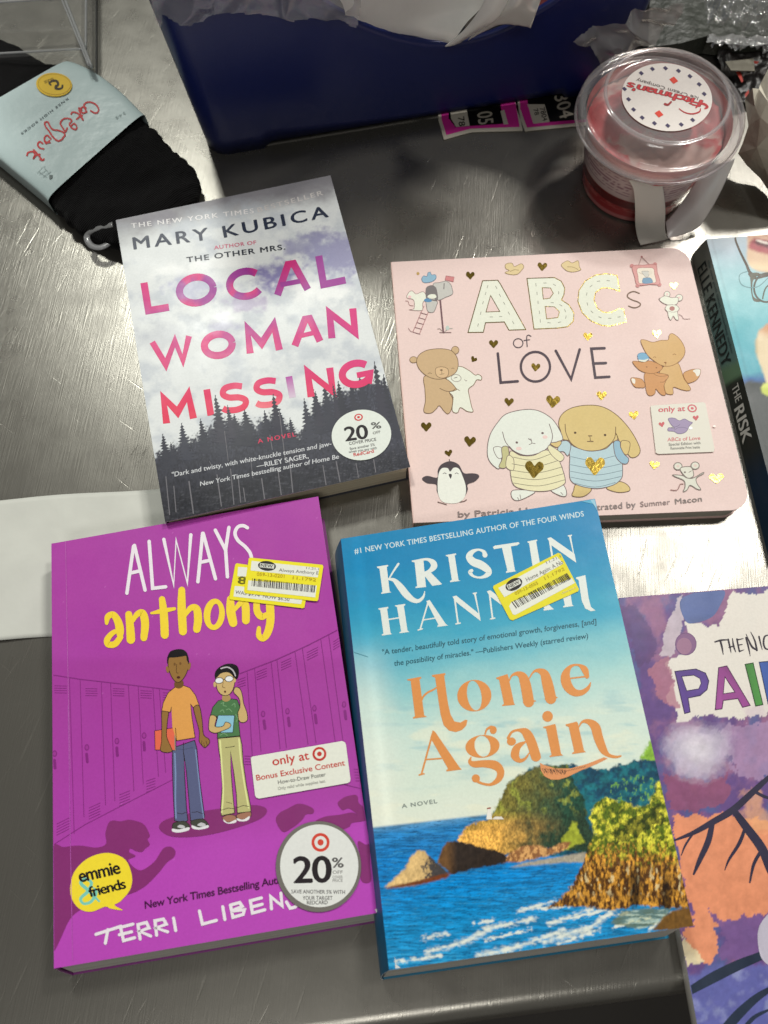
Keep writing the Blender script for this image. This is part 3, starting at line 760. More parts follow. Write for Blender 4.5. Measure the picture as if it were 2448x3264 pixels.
# ================================================================== purple children's novel
def book_purple():
    t = .018; q = unp([(163.8, 1733), (1014.4, 1582.4), (1210.2, 2908.3), (171.9, 3087.2)], t)
    root = thing('paperback_book', (*q[:, :2].mean(0), 0), 'purple paperback with two cartoon schoolchildren in a locker hallway', 'book', 'books laid out on the steel table')
    book_body(root, q, t, .0004, M['pages_grey'], L('#8c3a8a'), L('#8a3a88'), shear=(.002, -.0064), round_spine=.0006)
    a = Art(t); a.clip = q; a.sheet(q[:, :2], .0004, L('#a845a4'), L('#cfc8cc'))
    c1, c2, ct, ck, cb, cs = (130, 1550, 1.48125), (130, 2250, 1.48125), (300, 1650, 2.07375), (450, 2040, 3.455), (200, 2350, 1.62647), (780, 2350, 3.88)
    pur, dkp, shd = lin(170, 66, 162), lin(128, 42, 124), lin(136, 50, 116)
    def bg(X, Y):
        n = fbm(X / 160, Y / 160, 4, 2); g = sm(1600, 3000, Y)
        col = mixc(mixc(lin(178, 72, 168), lin(168, 60, 164), n), lin(188, 74, 188), sm(.2, .9, g + (n - .5) * .4))
        wall = sm(2080, 2120, Y) * sm(2760, 2600, Y + (X - 500) * .15)
        col = mixc(col, lin(160, 58, 150), .5 * wall)
        spk = (vnoise(X / 4.3, Y / 4.3) > .985) & (vnoise(X / 60, Y / 60) > .5)
        col = mixc(col, lin(206, 120, 200), .55 * spk)
        return col
    a.grid(q, 240, 340, bg)
    dl = lin(134, 44, 128)
    # lockers, left run
    a.c = c1
    a.line('62,892 190,912 420,938 640,965', 5, dl)
    a.c = c2
    a.line('66,652 210,560 420,452 640,340', 4, dl)
    for x0, y0, x1, y1 in [(136, 905, 158, 1640), (186, 912, 204, 1560), (286, 925, 306, 1505), (330, 930, 350, 1485), (414, 940, 440, 1440), (460, 945, 484, 1405), (530, 955, 556, 1370), (560, 958, 590, 1352)]:
        a.c = c1; p = a.map([(x0, y0)]); a.line([(x0, y0), (x1, y1 - 0)], 3.2, dl)
    for x, y, s, k in [(66, 942, 56, .02), (212, 955, 54, .02), (342, 955, 52, .04), (472, 965, 50, .05), (578, 975, 34, .05)]:
        for i in range(4): a.line([(x, y + i * 11), (x + s, y + i * 11 + s * k)], 3, dl)
    a.c = c2
    for x, y, s, k in [(76, 558, 58, -.5), (228, 482, 52, -.45), (372, 420, 48, -.4), (500, 355, 40, -.35)]:
        for i in range(5): a.line([(x, y + i * 13), (x + s, y + i * 13 + s * k)], 3, dl)
    for x, y in [(218, 196), (360, 166), (488, 140), (66, 225)]:
        a.disc((x, y), 11, 15, dl, 0, 18); a.disc((x, y), 7, 10, lin(160, 58, 152), 0, 18); a.line([(x - 1, y + 32), (x + 2, y + 68)], 13, dl)
    # lockers, right run
    a.c = c1
    a.line('940,885 1110,820 1260,752 1408,678', 5, dl)
    for x0, y0, x1, y1 in [(975, 880, 1000, 1290), (1010, 862, 1040, 1250), (1088, 830, 1130, 1240), (1115, 818, 1160, 1235), (1200, 778, 1262, 1218), (1235, 765, 1300, 1212), (1322, 722, 1390, 1205), (1360, 705, 1440, 1300)]: a.line([(x0, y0), (x1, y1)], 3.2, dl)
    for x, y, s, k in [(1020, 878, 46, -.4), (1136, 832, 46, -.45), (1258, 785, 50, -.5), (1382, 735, 34, -.55), (930, 915, 36, -.35)]:
        for i in range(4): a.line([(x, y + i * 12), (x + s, y + i * 12 + s * k)], 3, dl)
    for x, y in [(1050, 1075), (1165, 1062), (1292, 1048), (1432, 1030)]:
        a.disc((x, y), 10, 15, dl, 0, 18); a.disc((x, y), 6, 10, lin(160, 58, 152), 0, 18); a.line([(x + 4, y + 32), (x + 9, y + 68)], 13, dl)
    a.c = cs
    a.line('1210,580 1445,632', 9, dl)
    for i in range(5): a.line([(1350 + i * 6, 395 + i * 36), (1440, 392 + i * 36)], 7, dl)
    for i in range(4): a.line([(0, 232 + i * 34), (90, 236 + i * 34)], 7, dl)
    # cast figures on the floor (printed)
    a.c = cb
    a.fill('500,470 530,430 640,398 800,372 960,352 1040,360 1058,388 1020,425 900,470 760,505 640,518 550,510', shd)
    a.fill('-60,600 10,570 90,562 175,572 225,552 222,500 238,445 262,432 300,436 345,428 400,440 425,456 440,480 452,512 440,530 452,556 430,576 410,594 380,590 352,576 346,596 378,616 340,640 400,690 470,650 505,600 528,572 562,568 584,590 578,620 540,650 500,700 430,770 350,812 250,830 120,880 40,940 -60,1100', shd)
    a.fill('1105,430 1125,392 1170,368 1215,346 1258,350 1300,372 1296,396 1262,400 1240,430 1190,470 1140,490', shd)
    a.c = cs
    a.fill('880,1040 1000,980 1160,960 1330,930 1400,960 1290,880 1210,900 1150,820 1190,770 1250,735 1360,712 1400,740 1410,810 1490,880 1520,960 1490,1030 1330,1060 1290,1110 1180,1140 1060,1070', shd)
    a.fill('1400,1290 1500,1330 1545,1330 1550,1560 1560,1780 1440,1770 1430,1500', shd)
    # two children
    a.c = ck; ol = lin(40, 26, 24)
    sk, skd, sk2 = lin(150, 112, 60), lin(116, 82, 44), lin(206, 176, 118)
    jean, jl = lin(92, 98, 134), lin(128, 148, 190)
    a.shape('345,1190 590,1105 615,1200 640,1500 680,1800 700,1950 660,1985 545,1990 530,1800 500,1450 470,1230 480,1500 500,1850 515,1990 460,2010 370,1990 355,1700 345,1400', jean, ol, 8, False)
    a.line('372,1250 380,1500 378,1750 385,1960', 16, jl, True); a.line('600,1210 630,1480 660,1750 690,1960', 12, jl, True)
    a.line('468,1130 466,1230 478,1330', 6, ol); a.line('400,1200 470,1205 570,1185', 6, lin(70, 74, 108)); a.line('395,1905 450,1915 500,1895', 6, ol); a.line('560,1900 620,1890 680,1915', 6, ol)
    for p, q_ in [('345,2050 365,2012 470,1995 525,2030 528,2065 400,2085 350,2075', '345,2078 420,2086 525,2062 522,2095 420,2120 350,2110'), ('548,2000 610,1975 690,1975 735,2020 735,2055 600,2060 560,2035', '560,2040 640,2064 735,2038 735,2068 640,2088 570,2076')]:
        a.shape(p, lin(70, 72, 64), ol, 6); a.fill(q_, lin(232, 232, 236))
    a.fill('400,2060 430,2035 480,2050 470,2075', lin(200, 200, 204)); a.fill('620,2040 660,2010 710,2030 690,2055', lin(200, 200, 204))
    a.shape('150,1000 380,965 385,1215 155,1210', lin(232, 108, 82), ol, 6, False); a.line('372,975 376,1212', 12, lin(150, 140, 130))
    a.shape('232,780 300,790 290,900 282,1060 330,1180 340,1225 280,1240 215,1215 225,1120 228,950', sk, ol, 7); 
    a.fill('300,580 375,520 465,500 540,530 600,610 640,720 575,745 545,705 560,850 595,1075 390,1110 345,960 335,760 320,795 228,780 245,690', lin(226, 162, 86), False)
    a.line('300,580 375,520 465,500 540,530 600,610 640,720 575,745 545,705 560,850 595,1075 390,1110 380,970', 7, ol); a.line('335,740 322,795 228,780 245,690 300,580', 7, ol)
    a.shape('580,745 640,725 672,880 688,1040 745,1090 755,1130 730,1165 700,1185 670,1160 640,1110 640,1000 600,850', sk, ol, 7)
    a.line('700,1180 690,1130', 5, ol); a.line('730,1160 715,1110', 5, ol); a.line('668,1150 668,1110', 5, ol)
    a.fill('380,450 460,450 462,510 415,535 368,512', skd)
    a.shape('300,190 330,170 500,170 520,260 510,340 470,420 420,466 370,450 325,380 300,290', sk, ol, 7)
    a.disc((292, 325), 17, 38, sk, -10, 18); a.disc((530, 290), 17, 44, sk, 10, 18)
    a.fill('288,250 290,190 320,130 380,105 450,104 500,135 520,190 528,260 505,225 495,178 440,185 360,195 310,200 300,260', lin(20, 18, 20))
    a.disc((370, 268), 12, 17, skd, 0, 16); a.disc((433, 260), 12, 17, skd, 0, 16); a.line('392,270 390,355 410,365', 6, lin(80, 52, 28), True); a.disc((412, 413), 20, 14, lin(78, 36, 28), 0, 16)
    gp = lin(190, 186, 126)
    a.shape('845,1085 1090,1062 1110,1150 1125,1350 1160,1600 1205,1830 1210,1890 1060,1905 1050,1700 1020,1450 985,1220 990,1450 1010,1700 1030,1905 885,1935 878,1850 895,1600 880,1350 855,1200', gp, ol, 8, False)
    a.line('870,1110 890,1400 905,1650 890,1900', 18, lin(228, 230, 160), True); a.line('1078,1090 1100,1330 1140,1600 1185,1850', 16, lin(228, 230, 160), True)
    a.line('930,1185 980,1180 1030,1170', 6, ol); a.line('880,1875 960,1850 1020,1858', 6, ol); a.line('1060,1845 1130,1822 1190,1835', 6, ol); a.line('940,1785 1000,1800', 5, ol)
    for p, q_ in [('895,1955 960,1925 1035,1935 1045,1985 960,2005 915,1990', '905,1975 960,2010 1045,1978 1040,2010 970,2022 920,2005'), ('1055,1925 1130,1900 1205,1895 1205,1945 1130,1975 1065,1965', '1058,1962 1120,1978 1195,1940 1180,1982 1120,1998 1065,1988')]:
        a.shape(p, lin(166, 118, 96), ol, 6); a.fill(q_, lin(236, 234, 236))
    a.shape('1060,780 1090,720 1075,640 1020,575 1040,520 1090,540 1115,610 1130,700 1165,800 1170,880 1120,910 1075,880', sk2, ol, 7)
    a.fill('850,670 905,655 1000,650 1060,660 1090,740 1065,800 1090,1055 840,1082 845,900 840,845 765,830 790,740', lin(78, 122, 78), False)
    a.line('850,670 905,655 1000,650 1060,660 1090,740 1065,800 1090,1055 840,1082 845,900 840,845 765,830 790,740 850,670', 7, ol)
    for s in ('880,700 910,690 905,720 940,730', '940,770 970,760 1000,790', '870,790 900,770 915,800', '1000,720 1030,700 1035,740', '1040,820 1060,860 1050,900', '870,1050 910,1030 950,1050'): a.line(s, 7, lin(126, 168, 122), True)
    a.shape('820,950 850,830 1030,830 1010,1020 880,1022', lin(142, 196, 218), ol, 6, False)
    a.shape('762,835 830,850 815,950 900,950 930,905 985,925 975,965 900,1000 820,1025 760,1005 745,960', sk2, ol, 7)
    a.fill('905,600 965,600 985,650 940,680 895,660', lin(176, 146, 92))
    a.shape('822,400 860,365 960,355 1015,400 1030,470 1010,550 970,600 920,612 870,590 835,530', sk2, ol, 7)
    a.disc((812, 490), 16, 30, sk2, 0, 16); a.disc((1030, 440), 16, 30, sk2, 0, 16)
    a.fill('815,420 815,360 850,310 920,270 1000,262 1060,290 1078,350 1065,420 1040,430 1000,385 950,355 880,370 840,410', lin(22, 20, 22))
    a.line('880,315 950,300 1010,335 1040,395', 14, lin(196, 190, 196), True)
    for x, y in ((860, 447), (970, 428)): a.disc((x, y), 45, 32, lin(236, 238, 240), -6, 24); a.line(a.ell((x, y), 45, 32, -6, 22), 7, ol, closed=True)
    a.line('905,438 925,432', 7, ol); a.line('905,470 898,515 925,528', 6, lin(120, 88, 48), True); a.disc((925, 570), 12, 13, lin(96, 60, 44), 0, 14)
    # title lettering
    a.c = ct; w = lin(240, 232, 240); W = 23
    for s in ('218,500 262,190', '268,185 338,480', '246,366 308,352', '365,158 388,468 474,458', '462,145 527,446 543,150 617,434 640,115', '687,425 718,105', '722,105 803,405', '706,296 762,284', '802,84 868,212', '892,66 870,212 882,392'): a.line(s, W, w)
    a.line('1014,68 985,54 950,64 932,105 952,152 1000,194 1034,240 1042,300 1020,340', W, w, True)
    y = lin(246, 216, 60)
    for s in ('84,698,24 92,656,40 128,642,42 160,690,52 172,750,54 172,800,30', '168,745,24 125,762,34 88,805,40 95,838,42 140,835,42 176,790,38',
              '230,640,46 240,730,54 244,806,58', '246,700,24 285,640,38 322,634,50 338,700,54 330,795,46', '450,540,42 462,640,54 468,775,54', '380,632,16 450,618,32 532,603,22',
              '580,480,46 580,600,56 588,752,54', '600,650,24 640,598,38 678,604,50 688,672,54 680,738,50', '902,540,48 904,620,60 920,696,56', '930,610,24 970,565,38 1000,580,52 1004,680,52',
              '1075,560,42 1078,620,46 1108,655,46 1142,640,32', '1162,560,54 1166,680,54 1148,760,50 1118,798,42 1090,780,38 1090,730,26'): a.line(s, 1, y, True)
    a.ring(a.ell((795, 640), 70, 104, 4, 40), a.ell((798, 640), 28, 70, 8, 40), y)
    # author and bubble
    a.c = cb
    yb = lin(248, 224, 56)
    a.fill('40,780 60,700 120,635 200,602 270,605 330,640 360,720 350,790 300,850 270,870 312,896 250,888 220,878 150,904 90,890 50,840', yb)
    k = lin(28, 24, 28); tl = lin(128, 208, 190)
    a.line('190,850,10 130,790,18 95,755,18 120,735,16 150,755,16 130,800,18 95,835,16 110,862,14 150,850,16 175,800,16 150,770,0', 14, tl, True)
    a.text('emmie', (92, 752), (302, 704), 66, k, .03, .92); a.text('friends', (144, 828), (330, 782), 52, k, .03, .9)
    a.text('New York Times Bestselling Auth', (428, 888), (1135, 754), 38, lin(70, 20, 66), .014, .95, skew=.12)
    a.c = c2; 
    for s in ('262,1078 380,1040', '318,1056 306,1120', '378,1046 392,1108 444,1094', '372,1080 430,1066', '374,1046 436,1030', '470,1100 460,1032 500,1022 512,1048 468,1064 520,1086', '548,1082 540,1014 580,1006 594,1030 546,1048 600,1066', '628,1002 638,1060',
              '750,968 764,1030 830,1012', '860,948 870,1008', '896,940 908,998 956,984 962,962 904,968', '896,940 940,928 952,946 904,966', '1042,906 990,920 1000,978 1058,962', '994,950 1046,936', '1090,958 1086,900 1140,944 1134,884', '1160,925 1178,955 1200,950 1215,935'):
        a.line(s, 15, w)
    a.fill('1578,962 1600,950 1606,972 1585,984', lin(232, 228, 228), False)
    # highlight along the spine crease, painted as a pale line
    a.c = c1; a.line('118,262 130,900 140,1340', 2.2, lin(198, 112, 192)); a.c = c2; a.line('130,0 142,700 152,1200', 2.2, lin(196, 104, 196))
    a.build('cover', M['print'], root)
    # stickers
    red, wh = lin(200, 62, 56), lin(232, 234, 222)
    z = t + .0008
    s = Art(z); s.c = cs; o = [(98, 238), (1205, 46), (1240, 62), (1252, 90), (1308, 520), (1300, 550), (1275, 566), (180, 758), (145, 748), (128, 720), (76, 272), (80, 248)]
    s.sheet(s.map(o), .00012, wh)
    s.text('only at', (352, 350), (800, 272), 105, red, .014); s.bull((924, 206), 86, red, wh)
    s.text('Bonus Exclusive Content', (150, 535), (1242, 346), 68, red, .012); g = lin(120, 120, 116)
    s.text('How-to-Draw Poster', (416, 580), (1004, 480), 48, g, .012); s.text('Only valid while supplies last.', (414, 652), (1004, 556), 36, lin(150, 150, 144), .008)
    s.build('exclusive_sticker', M['sticker'], root, 'white rectangular sticker with red writing and a red roundel')
    s = Art(z); s.c = cs; s.sheet(s.map(s.ell((912, 1600), 528, 562, 0, 64)), .00012, lin(116, 112, 106)); wd = lin(228, 230, 226)
    s.disc((922, 1590), 484, 512, wd, 0, 64); s.bull((938, 1300), 112, lin(214, 72, 56), wd, 116); k = lin(40, 34, 38)
    s.text('20', (612, 1800), (1070, 1790), 318, k, .022, .92); s.text('%', (1084, 1610), (1220, 1610), 120, lin(86, 84, 84), .022)
    for tx, yy, hh in (('OFF', 1690, 40), ('COVER', 1748, 34), ('PRICE', 1790, 34)): s.text(tx, (1088, yy), (1212, yy - 4), hh, lin(130, 128, 126), .01)
    s.text('SAVE ANOTHER 5% WITH', (578, 1930), (1240, 1938), 46, lin(80, 76, 78), .014); s.text('YOUR TARGET', (718, 2010), (1086, 2010), 46, lin(80, 76, 78), .014); s.text('REDCARD', (770, 2068), (1026, 2064), 46, lin(80, 76, 78), .014)
    s.build('discount_sticker', M['sticker'], root, 'round white discount sticker with a grey rim')
    yl = lin(240, 228, 40); pw = lin(232, 234, 222); cp = (720, 1760, 4.8794)
    s = Art(z); s.c = cp; s.sheet(s.map([(165, 172), (1200, 320), (1250, 700), (1222, 860), (1195, 872), (60, 735), (52, 700), (145, 195)]), .00012, yl)
    s.fill('190,230 340,240 330,380 180,375', pw, False); s.fill('138,525 300,540 1190,735 1170,810 120,690', pw, False); s.text('8', (190, 490), (310, 498), 110, lin(110, 104, 20), .03)
    s.text('WAS $9.74  NOW $6.50', (145, 645), (985, 765), 52, lin(96, 92, 92), .014)
    s.build('price_sticker', M['sticker'], root, 'yellow price sticker lying under the other one')
    s = Art(z + .00035); s.c = cp; s.sheet(s.map([(378, 84), (1500, 196), (1516, 220), (1436, 745), (1408, 762), (300, 640), (280, 610), (355, 100)]), .00012, yl)
    barcode_label(s, [(400, 135), (1455, 245), (1430, 395), (385, 285)], [(350, 440), (1415, 520), (1390, 705), (335, 590)], [(410, 408), (1410, 520), (1395, 632), (400, 530)], 'Always Anthony E', (825, 300), (1440, 350), 48, (640, 215), 140, 76, 6, 4)
    s.text('059-13-0201', (480, 365), (910, 400), 50, lin(190, 160, 20), .012); s.text('11.1792', (1040, 420), (1400, 455), 46, lin(190, 160, 20), .012); s.text('11.21.1', (1250, 262), (1445, 282), 34, lin(140, 138, 134), .01)
    s.build('price_sticker', M['sticker'], root, 'yellow clearance sticker with bar code on top')
def barcode_label(s, top, bot, bars, name, n0, n1, nh, blob, br, bry, brot, seed):
    pw = lin(232, 234, 222); s.fill(top, pw, False); s.fill(bot, pw, False); k = lin(44, 40, 40)
    b = np.array(bars, float); r = random.Random(seed); u = 0.0
    while u < .985:
        w = r.choice((.006, .008, .012, .018)); e = min(u + w, 1)
        P = [b[0] + (b[1] - b[0]) * u, b[0] + (b[1] - b[0]) * e, b[3] + (b[2] - b[3]) * e, b[3] + (b[2] - b[3]) * u]
        s.fill(P, k * r.uniform(.8, 2.5), False); u = e + r.choice((.006, .009, .014, .02))
    s.text(name, n0, n1, nh, lin(120, 118, 112), .01)
    s.disc(blob, br, bry, lin(40, 38, 40), brot); x, y = blob
    d = np.array([math.cos(math.radians(brot)), math.sin(math.radians(brot))]); p = np.array([x, y]) - d * br * .8
    s.fill([p + np.array([d[1], -d[0]]) * bry * .42, p + 1.6 * br * d + np.array([d[1], -d[0]]) * bry * .42, p + 1.6 * br * d - np.array([d[1], -d[0]]) * bry * .42, p - np.array([d[1], -d[0]]) * bry * .42], lin(214, 216, 206), False)
    s.text('NEW', tuple(p + d * br * .12 - np.array([d[1], -d[0]]) * bry * .28), tuple(p + d * br * 1.45 - np.array([d[1], -d[0]]) * bry * .28), bry * .6, lin(40, 38, 40), .02)
book_purple()

# ================================================================== blue coast novel
def book_blue():
    t = .025; q = unp([(1086.2, 1717.8), (1896.3, 1589.8), (2210.3, 2951.6), (1240, 3092.5)], t)
    root = thing('paperback_book', (*q[:, :2].mean(0), 0), 'blue paperback with orange title above a rocky green sea coast', 'book', 'books laid out on the steel table')
    book_body(root, q, t, .0004, M['pages_grey'], L('#0f5f86'), L('#1a7fa6'), shear=(-.0035, -.0088), round_spine=.0022)
    a = Art(t); a.clip = q; a.sheet(q[:, :2], .0004, L('#5fa9c0'), L('#c9cfd0'))
    c1, c2, ct, ch = (1050, 1550, 1.3825), (1100, 2250, 1.3825), (1160, 1680, 2.07375), (1250, 2080, 2.07375)
    def bg(X, Y):
        x = (X - c2[0]) * c2[2]; y = (Y - c2[1]) * c2[2]
        n = fbm(X / 150, Y / 60, 5, 3); m = fbm(X / 10, Y / 10, 4, 5); f = fbm(X / 5, Y / 6, 3, 8)
        yy = Y + .155 * (X - 1500)
        st = [(1640, (16, 132, 184)), (1760, (18, 134, 186)), (1900, (38, 150, 192)), (2000, (66, 168, 198)), (2100, (120, 192, 205)), (2200, (168, 214, 212)), (2320, (206, 228, 218)), (2500, (222, 234, 218)), (2680, (232, 236, 220))]
        ys = [s[0] for s in st]; col = np.stack([np.interp(yy + (n - .5) * 90, ys, [lin(*s[1])[k] for s in st]) for k in range(3)], -1)
        cl = fbm(X / 120, Y / 26, 4, 12); col = mixc(col, lin(150, 196, 204), .5 * sm(.5, .75, cl) * sm(2150, 2250, Y) * sm(2560, 2400, Y))
        col = mixc(col, lin(240, 240, 214), .5 * sm(.5, .7, fbm(X / 130, Y / 40, 4, 15)) * sm(2220, 2320, Y))
        col = mixc(col, lin(236, 240, 226), .55 * sm(1250, 1120, X - .1 * (Y - 1700)) * sm(2000, 2250, Y))
        # sea
        hz = 530 - .112 * (x - 145)
        sea = sm(-4, 10, y - hz); dp = np.clip((y - hz) / 480, 0, 1)
        rip = fbm(x / 60 + .2 * y / 40, y / 7, 4, 4); rip2 = fbm(x / 22, y / 3.4, 3, 17)
        sc = np.stack([np.interp(dp, [0, .08, .3, .6, 1], v) for v in ([.12, .02, .004, .0, .006], [.33, .22, .20, .25, .27], [.56, .54, .56, .66, .60])], -1)
        sc = sc * (.25 + 1.5 * rip)[..., None]; sc = mixc(sc, lin(6, 60, 104), .55 * sm(.52, .78, rip2))
        sc = mixc(sc, lin(70, 160, 205), .4 * sm(.60, .8, fbm(x / 40, y / 5, 3, 31)))
        lt = sm(1010, 1180, y); sc = mixc(sc, lin(90, 200, 220), .35 * lt * sm(.45, .7, rip))
        col = mixc(col, sc, sea)
        # foam
        for (x0, y0, x1, y1, w, s_) in [(360, 1085, 520, 1040, 20, 1), (520, 1040, 640, 985, 22, 2), (620, 985, 840, 935, 18, 3), (590, 1100, 760, 1060, 24, 4), (700, 1080, 960, 990, 18, 5), (570, 962, 650, 945, 13, 6), (345, 1025, 450, 1005, 18, 7),
                                   (880, 1040, 1060, 980, 22, 8), (940, 1050, 1120, 985, 16, 9), (900, 960, 1090, 895, 17, 10), (1060, 990, 1190, 900, 18, 11), (760, 905, 930, 860, 14, 12), (850, 895, 980, 885, 9, 13), (1130, 930, 1250, 910, 10, 14),
                                   (1340, 985, 1440, 915, 12, 15), (1180, 980, 1340, 930, 9, 16), (230, 1130, 420, 1100, 14, 17), (620, 1030, 820, 985, 9, 18), (1000, 935, 1150, 900, 10, 19)]:
            dx, dy = x1 - x0, y1 - y0; ll = dx * dx + dy * dy; tt = np.clip(((x - x0) * dx + (y - y0) * dy) / ll, 0, 1)
            d = np.hypot(x - x0 - tt * dx, y - y0 - tt * dy) + (fbm(x / 17, y / 9, 4, 40 + s_) - .5) * 34
            col = mixc(col, lin(238, 242, 228), .92 * sm(w * 1.0, -w * .25, d))
        def reg(poly, amp=10, seed=0):
            ox = (fbm(x / 16, y / 16, 3, 50 + seed) - .5) * 2 * amp; oy = (fbm(x / 16, y / 16, 3, 70 + seed) - .5) * 2 * amp
            return softpoly(x + ox, y + oy, poly, 6.0)
        lum = fbm(x / 11, y / 17, 5, 22); lum2 = fbm(x / 5, y / 9, 3, 26)
        # far forested hill, teal
        hill = reg('640,520 655,470 690,420 705,370 740,325 790,292 850,265 930,262 985,256 1050,270 1140,282 1210,262 1300,236 1345,228 1420,220 1560,900 1300,700 1100,660 720,660', 13, 1)
        hc = mixc(lin(8, 70, 96), lin(22, 112, 124), sm(.4, .7, fbm(x / 40, y / 30, 4, 61))) * (.4 + 1.2 * lum)[..., None]
        hc = mixc(hc, lin(120, 176, 64), .75 * sm(.58, .72, lum) * inpoly(x + (m - .5) * 60, y, pts('1160,360 1230,310 1330,300 1400,330 1400,420 1200,420')))
        col = mixc(col, hc, hill)
        top = reg('1300,236 1330,180 1345,150 1400,120 1420,240 1330,238', 10, 2); col = mixc(col, lin(140, 186, 60) * (.5 + 1. * lum)[..., None], top)
        # the headland: sunlit golden cliff at the left, green-brown woods above, shaded valley at the right
        hd = reg('498,594 520,555 545,522 600,508 638,500 655,468 690,400 710,350 760,312 800,290 850,268 930,264 985,262 1010,330 1060,420 1070,520 1120,610 1100,645 1000,642 900,628 760,652 735,650 640,662 560,622', 12, 3)
        big = fbm(x / 34, y / 40, 4, 44); sun = sm(980, 640, x + (y - 450) * .35 + (big - .5) * 240); low = sm(470, 560, y + (x - 640) * .10 + (big - .5) * 110)
        hc2 = mixc(mixc(lin(26, 66, 50), lin(112, 104, 44), sun), mixc(lin(34, 58, 40), lin(228, 172, 80), sun), low)
        hc2 = mixc(hc2, lin(150, 156, 58), .55 * sm(.55, .72, big) * (1 - low))
        hc2 = hc2 * (.24 + 1.9 * lum2 * (.35 + 1.3 * lum))[..., None]
        col = mixc(col, hc2, hd)
        bl = reg('950,590 985,550 1000,512 1020,508 1030,560 1060,600 960,640', 8, 6); col = mixc(col, lin(160, 170, 50) * (.5 + 1. * lum)[..., None], bl)
        bc = reg('690,690 720,652 780,618 850,612 900,630 960,598 1000,600 980,630 900,660 760,690', 6, 7); col = mixc(col, mixc(lin(150, 100, 60), lin(222, 168, 104), sm(.4, .65, lum)) * (.6 + .8 * lum2)[..., None], bc)
        sd = reg('720,712 800,690 900,672 1060,645 1060,690 960,690 860,700', 3, 8); col = mixc(col, lin(176, 168, 150) * (.6 + .7 * lum2)[..., None], sd)
        r1 = reg('405,690 425,640 445,600 480,590 520,600 600,622 680,640 720,675 700,695 600,712 470,742', 7, 9)
        col = mixc(col, mixc(lin(48, 38, 32), lin(120, 84, 46), sm(500, 430, x) * .9) * (.45 + 1.1 * lum)[..., None], r1)
        r2 = reg('175,802 215,760 262,718 296,660 320,636 350,640 375,662 405,690 460,738 400,765 300,790', 7, 10)
        col = mixc(col, mixc(lin(226, 190, 128), lin(70, 66, 66), sm(345, 385, x + (lum - .5) * 120)) * (.5 + .95 * lum)[..., None], r2)
        rb = reg('175,803 300,775 420,745 470,735 450,758 330,788 200,806', 4, 11); col = mixc(col, lin(120, 62, 30) * (.6 + .8 * lum)[..., None], rb)
        # near cliff
        cl_ = reg('885,890 950,850 1000,795 1030,740 1050,690 1075,620 1105,560 1078,500 1100,430 1150,400 1200,420 1240,420 1285,445 1330,440 1365,380 1380,335 1400,330 1620,960 1530,885 1430,892 1300,880 1180,900 1100,890 990,885', 13, 12)
        g = sm(690, 600, y + (lum - .5) * 190 - (x - 1300) * .05)
        cc = mixc(mixc(lin(84, 50, 14), lin(214, 152, 54), sm(.38, .66, fbm(x / 9, y / 26, 4, 33))), mixc(lin(84, 104, 20), lin(222, 216, 66), sm(.36, .64, fbm(x / 20, y / 24, 5, 47))), g) * (.15 + 1.7 * lum2 * (.4 + 1.2 * lum))[..., None]
        wh = sm(.62, .76, fbm(x / 14, y / 34, 4, 36)) * sm(680, 740, y) * sm(860, 800, y); cc = mixc(cc, lin(236, 214, 160), .8 * wh)
        dgr = inpoly(x + (m - .5) * 70, y + (lum - .5) * 60, pts('1180,560 1260,500 1340,470 1390,420 1400,520 1300,560 1200,610')); cc = cc * (1 - .62 * dgr)[..., None]
        cv = np.maximum(np.exp(-((x - 1278) / 30) ** 2) * sm(700, 760, y), np.exp(-((x - 1415) / 22) ** 2) * sm(720, 780, y)); cc = cc * (1 - .88 * np.clip(cv, 0, 1))[..., None]
        col = mixc(col, cc, cl_)
        bs = reg('1355,990 1400,930 1450,900 1560,875 1580,980', 6, 13); col = mixc(col, lin(120, 84, 34) * (.5 + .9 * lum)[..., None], bs)
        gw = reg('1170,960 1220,905 1340,890 1440,895 1380,960 1300,985', 8, 14); col = mixc(col, mixc(lin(110, 120, 70), lin(206, 214, 170), sm(.45, .7, rip)), .7 * gw)
        # lighter strip by the hinge
        e = sm(30, 0, np.abs(X - (1105 + (Y - 1718) * .115) - 30)); return col * (1 + .10 * e)[..., None]
    a.grid(q, 460, 690, bg)
    wt = lin(228, 234, 228); sw = lin(206, 226, 230)
    a.c = c1
    a.text('#1 NEW YORK TIMES BESTSELLING AUTHOR OF THE FOUR WINDS', (112, 298), (1122, 132), 23, sw, .016, 1.06)
    a.c = ct
    def P(s): a.fill(s, wt, False)
    def V(s): a.line(s, 1, wt, True)
    P('85,262 158,250 161,258 151,264 170,426 181,432 115,442 113,435 123,429 103,275 88,270')
    V('228,244,15 200,285,12 166,342,9'); V('162,345,12 200,352,26 240,395,44 282,448,46 325,482,34 362,488,24 392,462,16 402,425,5')
    P('315,222 392,208 410,392 414,396 342,404 340,396 352,390 335,234 318,230'); V('372,218,15 420,214,18 456,235,38 462,262,42 432,292,24 385,306,10'); P('388,306 438,296 515,376 513,380 452,389 448,384')
    P('540,186 608,174 611,181 600,188 625,350 637,356 570,365 569,357 581,350 557,197 542,192')
    V('800,185,34 790,162,22 755,150,14 716,165,30 696,196,44 722,230,52 772,250,54 815,280,46 824,305,38 798,326,24 762,334,14 722,324,16 702,300,26 712,288,22')
    P('908,120 968,110 998,286 1006,293 940,303 938,295 948,288'); P('852,132 866,123 1022,100 1029,108 1014,121 880,143 860,147')
    P('1080,96 1143,83 1146,91 1138,96 1165,250 1115,262 1091,106 1082,103')
    a.line('1228,90 1250,230', 12, wt); P('1212,74 1235,68 1392,178 1403,236 1240,122 1217,84'); P('1346,56 1374,50 1375,58 1368,62 1396,215 1388,200 1356,64 1348,62')
